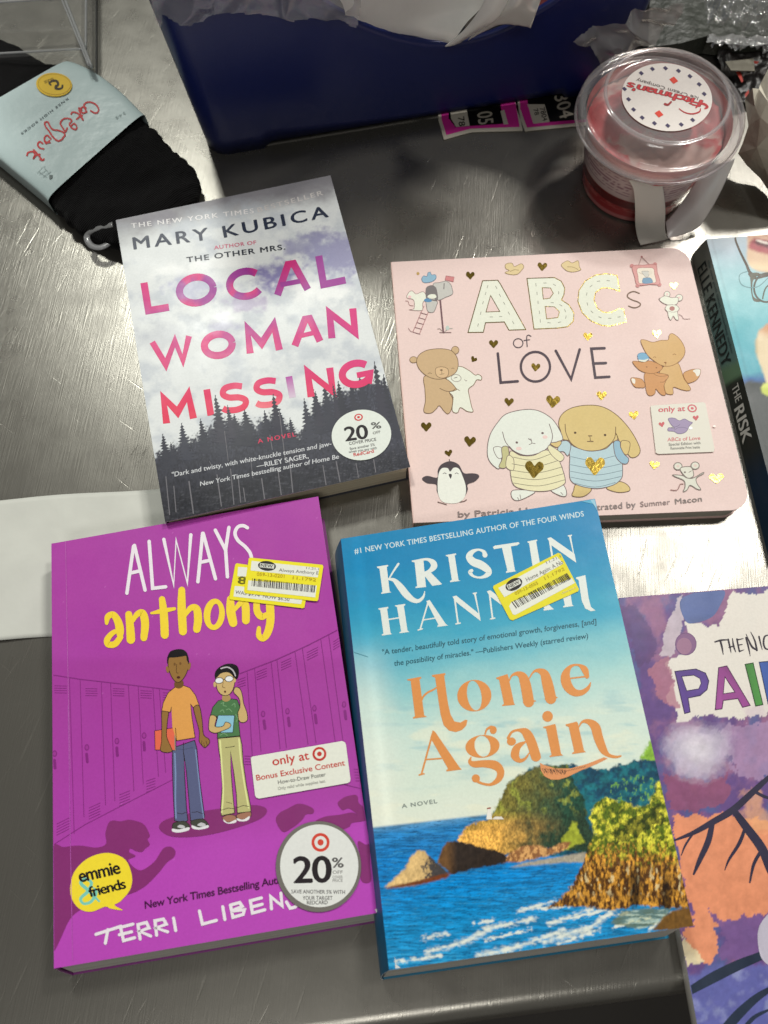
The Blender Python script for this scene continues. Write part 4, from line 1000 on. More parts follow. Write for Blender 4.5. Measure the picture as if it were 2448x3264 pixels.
    P('95,538 160,527 162,536 153,541 176,700 186,708 120,718 118,710 129,705 108,549 97,545'); P('205,518 272,508 274,516 264,522 288,684 300,694 237,702 235,695 246,690 219,529 207,525'); a.line('155,612 245,598', 9, wt)
    a.line('422,505 372,676', 10, wt); a.line('358,681 386,673', 9, wt); P('412,490 434,482 540,640 555,651 485,660 487,652 492,645'); a.line('395,614 470,602', 8, wt)
    a.line('598,462 622,636', 11, wt); a.line('608,641 636,635', 9, wt); P('585,460 610,453 762,575 772,622 604,492'); P('718,436 746,431 747,438 740,442 770,610 764,600 728,446 720,444')
    a.line('828,427 850,604', 11, wt); a.line('837,608 865,602', 9, wt); P('812,425 836,418 985,535 995,580 832,458')
    P('1080,400 1105,392 1238,528 1256,544 1188,553 1186,545 1194,538'); P('1290,345 1350,335 1376,512 1386,522 1318,532 1316,524 1328,518'); P('1400,334 1463,318 1485,470 1500,528 1530,552 1500,557 1462,538 1440,490 1418,350 1402,342')
    tq = lin(44, 92, 106)
    a.text('"A tender, beautifully told story of emotional growth, forgiveness, [and]', (122, 845), (1536, 640), 34, tq, .012, skew=.1)
    a.text('the possibility of miracles." \u2014Publishers Weekly (starred review)', (200, 918), (1482, 735), 34, tq, .012, skew=.1)
    a.c = ch; og = lin(226, 150, 84)
    def V(s): a.line(s, 1, og, True)
    def P(s): a.fill(s, og, False)
    P('98,177 190,160 193,170 181,178 212,415 231,425 138,437 137,429 151,420 122,187 100,184')
    a.fill('262,149 350,136 353,146 344,153 358,260 370,340 386,410 412,455 450,463 484,444 498,448 490,482 462,512 420,526 376,516 340,480 320,410 306,320 284,166 264,158', og, False)
    V('198,312,10 206,290,13 235,264,13 268,248,12 292,232,9')
    a.ring(a.ell((543, 285), 113, 104, -8, 48), a.ell((543, 284), 47, 99, -9, 48), og)
    P('688,166 762,142 768,160 806,335 812,346 728,354 727,346 739,340 706,180 690,175'); V('772,190,8 792,152,14 828,140,30 862,160,58 882,215,70 902,326,72'); P('864,326 945,315 953,323 866,334')
    V('906,170,8 935,128,14 968,120,30 1006,142,58 1026,205,72 1048,304,74'); P('1008,306 1088,292 1096,300 1010,314')
    a.line('1168,172 1298,156', 10, og); V('1288,160,26 1272,112,44 1228,82,14 1176,95,24 1146,150,58 1155,212,66 1196,260,52 1248,266,38 1292,238,26 1312,198,6')
    P('268,514 284,524 448,762 461,773 360,786 357,777 369,768 252,562'); a.line('266,540 195,800', 12, og); a.line('178,809 210,801', 10, og); a.line('228,707 325,700', 10, og)
    a.ring(a.ell((597, 620), 113, 75, -6, 48), a.ell((597, 619), 52, 70, -12, 48), og); V('612,546,8 626,508,14 655,492,20'); a.disc((668, 512), 23, 27, og)
    V('522,690,6 514,720,26 542,738,42 605,735,48 680,745,58 716,785,50 704,836,40 652,872,20 590,864,16 550,840,26'); a.disc((553, 832), 27, 27, og)
    a.disc((788, 588), 30, 27, og); V('766,565,18 792,525,16 838,513,20 884,530,58 918,590,66 950,688,66'); P('918,696 978,688 986,698 922,708'); V('880,590,12 828,625,44 812,680,56 842,714,30 878,702,18 905,665,8')
    a.disc((1027, 422), 35, 36, og); P('997,492 1076,472 1081,481 1116,668 1129,680 1042,691 1041,683 1053,676 1016,502 1000,499')
    P('1145,475 1220,456 1228,468 1268,648 1281,658 1190,671 1189,663 1203,655 1167,492 1148,484'); V('1234,492,8 1257,458,16 1300,458,38 1342,492,62 1362,560,62 1394,640,52 1430,678,26 1478,690,18 1510,684,12')
    a.fill('976,728 1000,742 1080,766 1180,766 1290,735 1400,692 1425,700 1350,738 1250,778 1160,822 1100,840 1050,840 1005,817 982,776', lin(226, 152, 100), False)
    tr = random.Random(9)
    for i in range(16):
        x = 992 + i * 9.5; a.line([(x, 765 + i * .6 + tr.uniform(-3, 6)), (x + tr.uniform(10, 22), 802 + tr.uniform(-6, 8)), (x + tr.uniform(0, 20), 780 + tr.uniform(-8, 8))], 3.5, lin(70, 52, 44))
    for i in range(8): a.line([(1145 + i * 17, 788 - i * 4), (1158 + i * 17, 778 - i * 4)], 3, lin(90, 70, 60))
    a.text('A NOVEL', (66, 1028), (298, 994), 26, lin(130, 140, 136), .018, 1.2)
    # lighthouse and worn corners
    a.c = c2
    a.fill('622,500 628,452 636,446 640,452 648,500', lin(240, 236, 226), False); a.fill('648,500 660,488 690,488 700,500', lin(232, 226, 214), False); a.line('628,452 640,450', 6, lin(150, 60, 40))
    a.fill('218,1100 226,1140 246,1160 222,1162', lin(214, 220, 220), False)
    a.c = c1
    a.fill('1110,66 1150,58 1172,56 1176,80 1140,74', lin(96, 176, 208), False); a.fill('1150,62 1172,56 1182,110 1170,90', lin(150, 200, 220), False)
    a.fill('905,88 925,84 920,96', lin(226, 232, 230), False); a.line('62,738 170,752', 2, lin(60, 132, 150))
    a.build('cover', M['print'], root)
    cp = (1550, 1740, 4.1475); z = t + .0005
    s = Art(z); s.c = cp; s.sheet(s.map([(100, 524), (950, 92), (985, 104), (1225, 570), (1215, 600), (350, 985), (310, 970), (88, 550)]), .00012, lin(232, 222, 44))
    barcode_label(s, [(158, 556), (930, 140), (1020, 235), (240, 680)], [(300, 800), (330, 745), (1130, 425), (1172, 490), (380, 915), (350, 905)], [(330, 740), (1085, 350), (1140, 430), (395, 830)], 'Home Again: A No', (540, 474), (1020, 232), 54, (365, 510), 118, 76, -27, 11)
    s.text('059-13-0555', (390, 650), (690, 505), 42, lin(190, 170, 30), .012); s.text('11.1792', (780, 450), (1040, 318), 42, lin(190, 170, 30), .012); s.text('11.21.1', (800, 240), (990, 150), 36, lin(140, 138, 134), .01)
    s.text('clearance', (1000, 640), (1190, 556), 26, lin(220, 214, 160), .01)
    s.build('price_sticker', M['sticker'], root, 'yellow clearance sticker with bar code stuck over the author name')
book_blue()

# ================================================================== pink board book
def book_pink():
    t = .0125; z = t
    qc = [(1248.9, 835.2), (2189.2, 787.8), (2395.4, 1622.9), (1320.4, 1666.5)]; q = unp(qc, t)[:, :2]
    root = thing('board_book', (*q.mean(0), 0), 'square pink board book with gold hearts and hugging bunnies, rounded outer corners', 'book', 'books laid out on the steel table')
    ux = (q[1] - q[0]) / np.linalg.norm(q[1] - q[0]); uy = (q[0] - q[3]) / np.linalg.norm(q[0] - q[3]); uyr = (q[1] - q[2]) / np.linalg.norm(q[1] - q[2])
    def arc(c0, da, db, r, n=8):
        """rounded corner at c0 coming along -da, leaving along -db"""
        P = []
        for k in range(n + 1):
            f = math.pi / 2 * k / n; P.append(c0 - da * r * (1 - math.sin(f)) - db * r * (1 - math.cos(f)))
        return P
    def outline(g=0.0, r=.011):
        a_, b_, c_, d_ = q[0] + ux * g * .3 - uy * g, q[1] - ux * g - uyr * g, q[2] - ux * g + uyr * g, q[3] + ux * g * .3 + uy * g
        return np.array([d_, *arc(c_, ux, -uyr, r)[::-1][::-1], *arc(b_, uyr, ux, r), a_])
    def fix(o): return ccw(o)
    V, F = prism(fix(outline(.0008)), .0012, t - .0012); mesh('page_block', V, F, pages_mat('board_page_edges', (.36, .34, .28), (.56, .53, .46)), root)
    V, F = prism(fix(outline(0)), .0001, .0012); mesh('back_cover', V, F, mat('pink_board', L('#e2c2bc'), .45), root)
    a = Art(z, 1.0e-6); a.sheet(outline(0), .0012, lin(232, 207, 201), L('#d6bdb2'))
    V, F = prism(ccw([q[0], q[3], q[3] - ux * .0006, q[0] - ux * .0006]), .0002, t - .0001); mesh('spine', V, F, mat('pink_spine', L('#dfbfb6'), .45), root)
    cb, cl, cc, cy, cr_, cs = (1200, 760, 1.3293), (1270, 820, 4.2533), (1450, 830, 2.37), (1320, 1270, 2.1829), (1980, 800, 4.6088), (2030, 1260, 5.0273)
    pk = lin(232, 207, 201); cream = lin(230, 232, 216); br = lin(110, 92, 82); ink = lin(86, 72, 78)
    gi = 1   # foil slot
    def heart(c, r, rot=0, sx=1.0): a.m = 1; a.heart(c, r, lin(150, 120, 40), rot, sx); a.m = 0
    # ---- ABC
    a.c = cc
    A = '212,158 322,154 340,180 530,520 410,524 375,462 228,468 212,540 103,542'
    B = '548,140 750,134 800,160 826,210 820,260 800,300 860,340 896,400 890,460 850,498 780,508 600,516'
    C = '1240,228 1222,118 1140,104 1060,116 985,160 940,230 932,310 965,395 1030,455 1110,488 1170,494 1290,462 1270,370 1240,368 1180,398 1120,396 1070,360 1046,300 1060,240 1110,205 1170,206'
    for s, fl in ((A, False), (B, False), (C, False)):
        a.m = 1; a.line(s, 13, br, closed=True); a.m = 0; a.fill(s, cream, fl)
    for s in ('270,272 334,384 238,388', '662,210 720,212 740,250 715,284 670,290', '684,352 750,354 786,390 775,430 695,440'):
        a.m = 1; a.line(s, 11, br, closed=True); a.m = 0; a.fill(s, pk, False)
    st = lin(150, 150, 138)
    for x, y, r in [(246, 200, 110), (232, 250, 105), (212, 320, 105), (195, 400, 103), (175, 490, 103), (312, 205, 60), (340, 265, 60), (372, 325, 60), (408, 400, 60), (440, 470, 60), (275, 428, 0), (345, 425, 0),
                    (612, 185, 85), (620, 250, 85), (628, 318, 85), (638, 392, 85), (645, 458, 85), (680, 172, 0), (752, 186, 30), (784, 245, 90), (735, 320, 5), (800, 340, 30), (832, 380, 70), (838, 430, 100), (710, 472, 3), (790, 468, -15),
                    (1085, 158, -10), (1158, 154, 5), (1028, 195, -40), (995, 255, -75), (1000, 330, 75), (1035, 390, 45), (1095, 430, 20), (1170, 438, 0), (1240, 428, -8)]:
        d = np.array([math.cos(math.radians(r)), math.sin(math.radians(r))]) * 12; a.line([(x - d[0], y - d[1]), (x + d[0], y + d[1])], 5, st, cap=False)
    a.line('1392,250 1350,236 1312,250 1304,276 1340,300 1385,316 1402,336 1375,356 1345,358 1312,346', 9, lin(120, 96, 78), True)
    a.line(a.ell((478, 626), 36, 34, 0, 24), 8, ink, closed=True); a.line('574,574 556,566 542,580 546,652', 8, ink, True); a.line('522,606 564,600', 8, ink)
    for s in ('324,704 346,924 474,914', '762,684 878,898 942,674', '1130,664 1030,668 1060,886 1166,880', '1044,780 1140,776'): a.line(s, 20, lin(74, 60, 70))
    a.line(a.ell((608, 804), 110, 112, 0, 40), 18, lin(74, 60, 70), closed=True)
    for x, y, r, ro in [(116, 112, 32, 4), (660, 46, 36, 4), (292, 630, 34, 0), (1004, 574, 34, 2), (1524, 556, 33, -4), (610, 806, 34, 6), (142, 748, 24, 30), (1106, 1022, 36, 4)]: heart((x, y), r, ro)
    # yellow birds
    bd = lin(222, 200, 152)
    a.shape('384,30 430,22 450,48 500,26 520,50 500,80 470,106 420,108 378,94 410,78 384,62', bd, lin(150, 124, 84), 4); a.line('418,84 450,72 480,76', 4, lin(150, 124, 84), True)
    a.shape('806,30 850,4 886,20 930,4 940,50 950,72 900,88 850,82 812,52', bd, lin(150, 124, 84), 4); a.line('930,70 890,52 850,50', 4, lin(150, 124, 84), True)
    # ---- mailbox corner
    a.c = cl
    gy, gd = lin(196, 194, 188), lin(116, 108, 108)
    a.disc((265, 222), 20, 20, lin(190, 156, 90)); heart((972, 250), 54, -4)
    a.line('345,665 195,1015', 9, lin(176, 124, 124)); a.line('405,745 290,1030', 9, lin(176, 124, 124))
    for k in range(5): a.line([(298 - 24 * k, 755 + 66 * k), (388 - 24 * k, 780 + 66 * k)], 9, lin(126, 84, 90))
    a.line('135,965 165,1005 200,1015', 8, lin(150, 112, 112), True)
    a.line('566,580 608,1022', 22, lin(112, 80, 86)); a.line('560,1024 712,1022', 10, lin(120, 90, 90)); a.line('600,1010 560,970 530,975', 8, lin(150, 130, 124)); a.line('625,1010 680,970 730,968', 8, lin(160, 166, 156)); a.disc((665, 960), 26, 30, lin(190, 204, 196))
    a.shape('150,470 190,460 240,500 320,470 360,490 380,560 330,620 330,700 300,726 150,715 210,700 215,610 190,570 130,560 112,530', cream, lin(150, 116, 116), 7)
    a.disc((152, 540), 24, 20, lin(236, 196, 196)); a.line('95,595 130,600 150,650 200,660', 7, lin(160, 110, 110), True)
    a.shape('385,590 520,600 515,660 480,740 430,750 395,730 380,660', gy, gd, 7)
    a.shape('470,372 560,345 640,328 700,360 726,420 732,500 640,545 560,580 520,560', gy, gd, 7)
    a.shape('372,450 390,405 440,385 490,400 518,450 528,580 440,585 380,560', lin(120, 114, 114), gd, 7); a.fill('395,545 420,510 490,505 515,540 480,560', cream); a.line('420,560 490,570', 10, lin(200, 196, 190))
    a.fill('345,590 380,560 440,575 450,600 400,612', lin(90, 140, 180)); a.line('620,360 615,430', 12, gd)
    a.fill('645,255 755,270 742,335 632,310', lin(206, 132, 132), False); a.line('645,255 755,270 742,335 632,310', 6, lin(166, 96, 100), closed=True)
    a.shape('315,300 340,255 385,262 400,215 430,205 450,240 500,240 510,285 470,325 400,345 340,342', lin(142, 180, 202), lin(96, 122, 150), 7)
    # ---- bears
    be, bo = lin(202, 172, 132), lin(120, 94, 66)
    a.shape('735,1500 850,1485 960,1540 1040,1600 1080,1590 1125,1620 1120,1665 1060,1665 1020,1730 950,1790 960,1880 990,2020 1010,2095 930,2090 840,2040 800,2110 730,2080 740,1900 690,1830 760,1800 650,1650', cream, bo, 9)
    a.shape('360,1610 640,1650 780,1780 760,1810 690,1830 735,1930 715,2070 670,2125 620,2090 555,2015 510,2060 440,2115 345,2095 365,1950 360,1800', be, bo, 9)
    a.line('560,1780 640,1815 720,1820 770,1785', 9, bo, True); a.line('690,1830 720,1890 745,1900', 8, bo, True)
    a.disc((770, 1262), 54, 56, bo); a.disc((770, 1262), 46, 48, be); a.disc((205, 1392), 56, 46, bo); a.disc((205, 1392), 48, 38, be)
    a.shape('255,1370 300,1310 400,1260 560,1242 700,1262 770,1320 805,1400 805,1500 760,1580 640,1640 520,1655 400,1620 300,1540 250,1450', be, bo, 9)
    a.shape('500,1540 520,1500 590,1488 660,1510 680,1560 660,1620 590,1640 520,1610', lin(216, 184, 142), bo, 7)
    a.disc((582, 1532), 18, 11, bo); a.line('585,1545 588,1585 560,1590', 6, bo, True); a.line('588,1585 620,1582', 6, bo); a.line('400,1582 425,1570 450,1580', 7, bo, True); a.line('720,1512 740,1505 755,1512', 7, bo, True)
    a.line(a.ell((782, 1640), 68, 48, 8, 24), 8, lin(150, 140, 132), closed=True); a.line('755,1640 795,1630', 9, lin(120, 112, 108)); a.line('895,1660 915,1680 930,1672', 8, lin(150, 140, 132), True)
    a.line('780,1780 830,1812', 7, bo); heart((1022, 1384), 40, 28)
    # ---- bunnies & penguin
    a.c = cy
    wb, ob, bob = lin(228, 232, 222), lin(112, 92, 92), lin(112, 86, 58); tn = lin(216, 192, 130); ye, lb = lin(230, 224, 184), lin(184, 208, 214)
    for x, y, r, ro in [(660, 24, 32, 4), (966, 20, 48, 6), (1528, 116, 33, -8), (84, 196, 36, 0), (388, 298, 40, 6), (240, 380, 26, -12), (1306, -22, 33, 2)]: heart((x, y), r, ro)
    # tan bunny
    a.shape('1130,600 1110,640 1102,680 1180,682 1232,630', tn, bob, 5); a.shape('1340,622 1420,580 1480,600 1500,640 1440,655 1380,646', tn, bob, 5)
    a.shape('1005,170 1030,110 1100,66 1210,48 1310,60 1400,110 1480,190 1540,280 1572,360 1552,402 1510,412 1480,380 1440,330 1400,240 1390,300 1050,290 1020,230', tn, bob, 5)
    a.shape('1050,190 1068,120 1130,80 1220,66 1310,84 1380,150 1398,250 1370,320 1300,360 1210,366 1130,350 1080,290', tn, tn, 2); a.line('1050,180 1056,240 1090,310 1150,352 1220,366 1300,358 1360,322 1396,270 1402,200', 5, bob, True)
    a.shape('1062,308 1120,340 1220,368 1330,352 1390,310 1440,420 1450,500 1440,560 1380,606 1270,628 1160,612 1090,572 1080,480 1082,400', lb, ob, 5)
    a.shape('1020,302 1062,296 1090,330 1070,400 1040,372 1000,370 1005,330', lb, ob, 5); a.shape('948,312 1010,296 1024,312 1000,340 975,336', tn, bob, 4)
    a.shape('1440,300 1480,296 1502,316 1490,380 1470,392 1440,360', tn, bob, 4); a.shape('1388,306 1430,300 1436,340 1462,390 1492,420 1480,454 1440,450 1400,400', lin(150, 186, 204), ob, 5)
    for yy, x0, x1 in [(406, 1090, 1400), (462, 1086, 1440), (508, 1088, 1448), (550, 1092, 1440), (592, 1120, 1400)]: a.line([(x0, yy), ((x0 + x1) / 2, yy + 26), (x1, yy - 6)], 4, lin(120, 140, 150), True)
    heart((1258, 468), 72, 2, .95)
    for p in ((1120, 240), (1328, 256)): a.disc(p, 9, 8, lin(80, 58, 40), 0, 14)
    a.line('1222,262 1224,296 1204,300', 4, bob, True); a.line('1224,296 1246,300', 4, bob); a.line('1212,262 1236,262', 6, lin(90, 62, 46)); a.line('1205,302 1245,303', 4, bob)
    # white bunny
    a.shape('690,640 680,690 720,712 800,680 836,646', wb, ob, 5); a.shape('952,640 1010,610 1040,606 1060,650 1052,682 1010,676', wb, ob, 5)
    for s in ('720,690 726,706', '736,672 742,700', '1020,655 1035,672'): a.line(s, 4, ob)
    a.shape('640,110 760,80 860,86 950,136 1000,200 1034,280 1000,300 950,310 650,340 600,480 560,476 516,420 510,340 530,250 580,170', wb, ob, 5)
    a.shape('620,250 650,150 740,110 850,110 930,160 960,250 930,340 860,388 770,396 690,360', wb, wb, 2); a.line('615,235 634,300 680,356 750,392 820,394 900,366 945,320 962,260 940,180', 5, ob, True)
    a.shape('668,370 740,398 830,398 920,360 990,410 1020,460 1050,560 1040,600 960,638 860,648 760,634 690,600 668,500', ye, ob, 5)
    a.shape('930,350 950,330 1040,400 1015,440 960,400', ye, ob, 4); a.shape('552,345 600,340 630,380 600,420 570,400', wb, ob, 4); a.shape('610,345 650,338 660,400 640,480 590,478 612,420', lin(196, 192, 140), ob, 5); a.shape('650,400 690,420 690,500 640,478', ye, ob, 4)
    for yy, x0, x1 in [(410, 690, 950), (456, 680, 1000), (500, 672, 1030), (546, 676, 1044), (590, 690, 1046)]: a.line([(x0, yy), ((x0 + x1) / 2, yy + 20), (x1, yy - 22)], 4, lin(130, 124, 104), True)
    heart((835, 492), 68, 4, .95)
    a.disc((714, 308), 9, 8, ob, 0, 14); a.disc((893, 243), 9, 8, ob, 0, 14); a.line('812,282 818,312 800,322', 4, ob, True); a.line('818,312 842,316', 4, ob); a.line('796,282 816,294', 6, ob)
    a.disc((728, 350), 20, 12, lin(236, 206, 200), 0, 18); a.disc((910, 270), 18, 12, lin(236, 206, 200), 0, 18)
    # penguin
    pg = lin(72, 62, 68)
    a.fill('55,560 90,540 160,552 165,500 190,460 250,438 310,462 345,520 400,522 440,528 452,548 420,580 372,600 372,640 330,700 200,700 160,650 152,600 90,590', pg)
    a.fill('168,540 190,490 232,486 250,510 275,484 310,490 336,540 360,620 350,690 300,728 220,728 180,700 164,640', lin(234, 236, 226))
    a.fill('240,530 262,530 254,560', lin(60, 52, 56)); a.line('200,526 212,520 224,526', 4, pg, True); a.line('284,526 296,520 308,526', 4, pg, True); a.line('165,722 200,732 225,740', 6, lin(120, 96, 90)); a.line('320,722 350,716 364,706', 6, lin(120, 96, 90)); a.line('244,426 248,440', 5, pg)
    # ---- right column
    a.c = cr_
    fr, fd = lin(214, 156, 152), lin(170, 110, 108)
    a.line('300,90 255,205', 9, lin(176, 140, 136)); a.line('300,90 415,205', 9, lin(176, 140, 136)); a.disc((300, 90), 14, 14, fd)
    for p in ((155, 222), (495, 198), (240, 512), (560, 498)): a.disc(p, 30, 26, lin(206, 140, 138))
    a.shape('165,228 330,212 500,205 530,320 565,485 420,495 240,505 195,380', fr, fd, 7); a.shape('235,265 360,250 470,262 490,350 505,465 380,470 265,478 245,380', lin(232, 222, 206), fd, 6)
    a.shape('320,410 370,400 430,405 455,470 320,478', lin(120, 156, 184), lin(96, 124, 150), 6); a.shape('300,310 350,300 410,310 400,370 370,392 340,370', lin(206, 204, 196), lin(160, 150, 142), 6); a.line('255,320 320,350', 7, lin(190, 176, 160)); a.disc((425, 325), 26, 30, lin(224, 214, 198)); 
    heart((772, 515), 58, -6); heart((516, 1220), 58, -6)
    mo = lin(150, 130, 128)
    a.disc((672, 640), 48, 48, mo); a.disc((672, 640), 39, 39, cream); a.disc((672, 640), 18, 18, lin(234, 206, 200)); a.disc((850, 690), 56, 52, mo); a.disc((850, 690), 47, 43, cream); a.disc((850, 690), 20, 18, lin(234, 206, 200))
    a.shape('560,710 640,665 740,690 830,690 825,770 760,802 680,795 600,760', cream, mo, 8); a.shape('680,800 800,800 850,850 825,900 840,1010 800,1010 762,960 725,1020 690,960 680,900 645,860 655,820', cream, mo, 8)
    a.disc((745, 850), 40, 34, lin(180, 122, 116)); a.line('845,935 890,960 920,1000 1010,1000', 7, lin(160, 130, 130), True); a.disc((560, 708), 12, 12, mo); a.line('690,888 760,905 830,888', 6, mo, True)
    fx, fo, f2 = lin(216, 178, 124), lin(150, 106, 66), lin(208, 154, 104)
    a.shape('910,1810 1000,1755 1090,1740 1160,1750 1150,1830 1100,1900 1010,1940 960,1930', lin(212, 164, 114), fo, 8); a.fill('1050,1765 1100,1742 1158,1752 1148,1825 1110,1845 1085,1800', lin(236, 232, 220))
    a.shape('340,1945 300,1890 230,1870 145,1870 150,1930 200,2000 280,2012 340,2005', f2, fo, 8); a.fill('150,1880 200,1890 200,1950 165,1940', lin(236, 232, 220))
    a.shape('640,1690 820,1650 880,1760 920,1880 1015,2020 980,2055 880,2040 765,2005 760,2100 700,2110 650,2080 630,1950 690,1830 560,1800', fx, fo, 8)
    a.shape('350,1800 560,1800 690,1835 650,1920 625,2000 650,2110 600,2120 550,2080 505,2030 490,2100 430,2130 380,2100 355,1980', f2, fo, 8); a.line('480,1815 560,1845 640,1840 690,1830', 7, fo, True); a.line('570,1930 620,1930 660,1890', 7, fo, True)
    a.shape('165,1635 230,1625 320,1640 430,1620 600,1700 560,1770 460,1805 350,1790 250,1740', f2, fo, 8)
    a.shape('240,1530 300,1500 370,1520 405,1590 340,1625 260,1610', lin(128, 176, 206), lin(96, 128, 160), 7); a.fill('255,1600 330,1605 400,1585 350,1632 270,1622', cream)
    a.shape('285,1320 350,1312 460,1345 580,1318 685,1310 705,1240 750,1218 830,1270 900,1360 935,1460 910,1560 820,1650 700,1698 580,1680 470,1610 390,1540 330,1440', fx, fo, 8)
    a.line('470,1568 490,1560 505,1570', 8, fo, True); a.line('755,1530 780,1518 800,1530', 8, fo, True); a.fill('625,1640 660,1635 655,1662', fo); a.line('652,1660 650,1688', 5, fo); a.disc((372, 1708), 12, 9, fo); a.disc((515, 1720), 12, 9, fo); 
    # ---- lower right
    a.c = cs
    heart((280, 1118), 68, 8, 1.2); heart((1272, 1330), 86, -2, 1.35)
    m2 = lin(134, 124, 118)
    for p in ((655, 1140), (930, 1130)): a.disc(p, 72, 64, m2); a.disc(p, 58, 50, lin(224, 222, 208)); a.disc(p, 26, 22, lin(228, 206, 196))
    a.line('540,1520 630,1525 670,1480 690,1430 740,1425', 14, lin(160, 124, 120), True)
    a.shape('575,1280 720,1290 800,1330 900,1330 1050,1245 1060,1260 950,1330 960,1420 1020,1510 960,1505 850,1445 800,1520 740,1545 770,1470 750,1370 620,1310', lin(222, 222, 208), m2, 13)
    a.shape('690,1190 730,1155 850,1150 890,1200 905,1290 850,1330 800,1325 740,1270', lin(224, 222, 208), m2, 13); a.disc((765, 1238), 16, 16, m2); a.line('830,1240 870,1215', 10, m2)
    a.text('Summer', (56, 1790), (530, 1750), 82, lin(150, 132, 130), .014, 1.05); a.text('Macon', (614, 1745), (1040, 1700), 82, lin(134, 124, 120), .014, 1.05)
    a.c = cb
    a.text('by Patricia Hegarty, illus', (346, 1182), (905, 1150), 24, lin(140, 126, 124), .014); a.text('trated by', (934, 1152), (1098, 1140), 25, lin(140, 128, 126), .014, 1.05)
    for x, y, r, ro in [(212, 798, 20, 6), (396, 860, 22, 6)]: pass
    a.build('cover', [M['matte_print'], M['foil']], root)
    s = Art(z + .0008); s.c = cs; gl = lin(216, 212, 198)
    s.sheet(s.map([(225, 165), (1060, 110), (1100, 130), (1245, 850), (1230, 905), (350, 940), (305, 920), (220, 190)]), .0001, gl)
    rd = lin(196, 74, 84)
    s.text('only at', (348, 268), (772, 250), 82, rd, .022); s.bull((885, 210), 76, rd, gl, 62, 12)
    pu, po = lin(146, 128, 164), lin(104, 90, 124)
    s.shape('505,375 600,368 680,408 760,380 840,420 890,440 840,490 800,570 740,608 660,615 590,580 500,570 510,520 600,530 540,460', pu, po, 9); s.line('540,520 640,500 690,470', 9, po, True); s.line('600,560 660,520 740,515 800,530', 8, po, True)
    s.heart((944, 362), 46, lin(192, 66, 72), -6); s.heart((398, 466), 46, lin(192, 66, 72), -10)
    s.text('ABCs of Love', (490, 738), (1015, 712), 56, lin(206, 116, 116), .016); g = lin(126, 124, 116)
    s.text('Special Edition with', (510, 810), (1018, 782), 44, g, .014); s.text('Removable Print Inside', (540, 870), (1010, 850), 40, g, .014)
    s.disc((862, 526), 30, 24, lin(246, 246, 246), 10); s.disc((1240, 495), 24, 14, lin(246, 238, 230))
    s.build('exclusive_sticker', mat('clear_sticker', rough=.38, attr=True, spec=.3, bump=(250, .12, .0005)), root, 'semi clear square sticker with red writing and a purple bird')
book_pink()

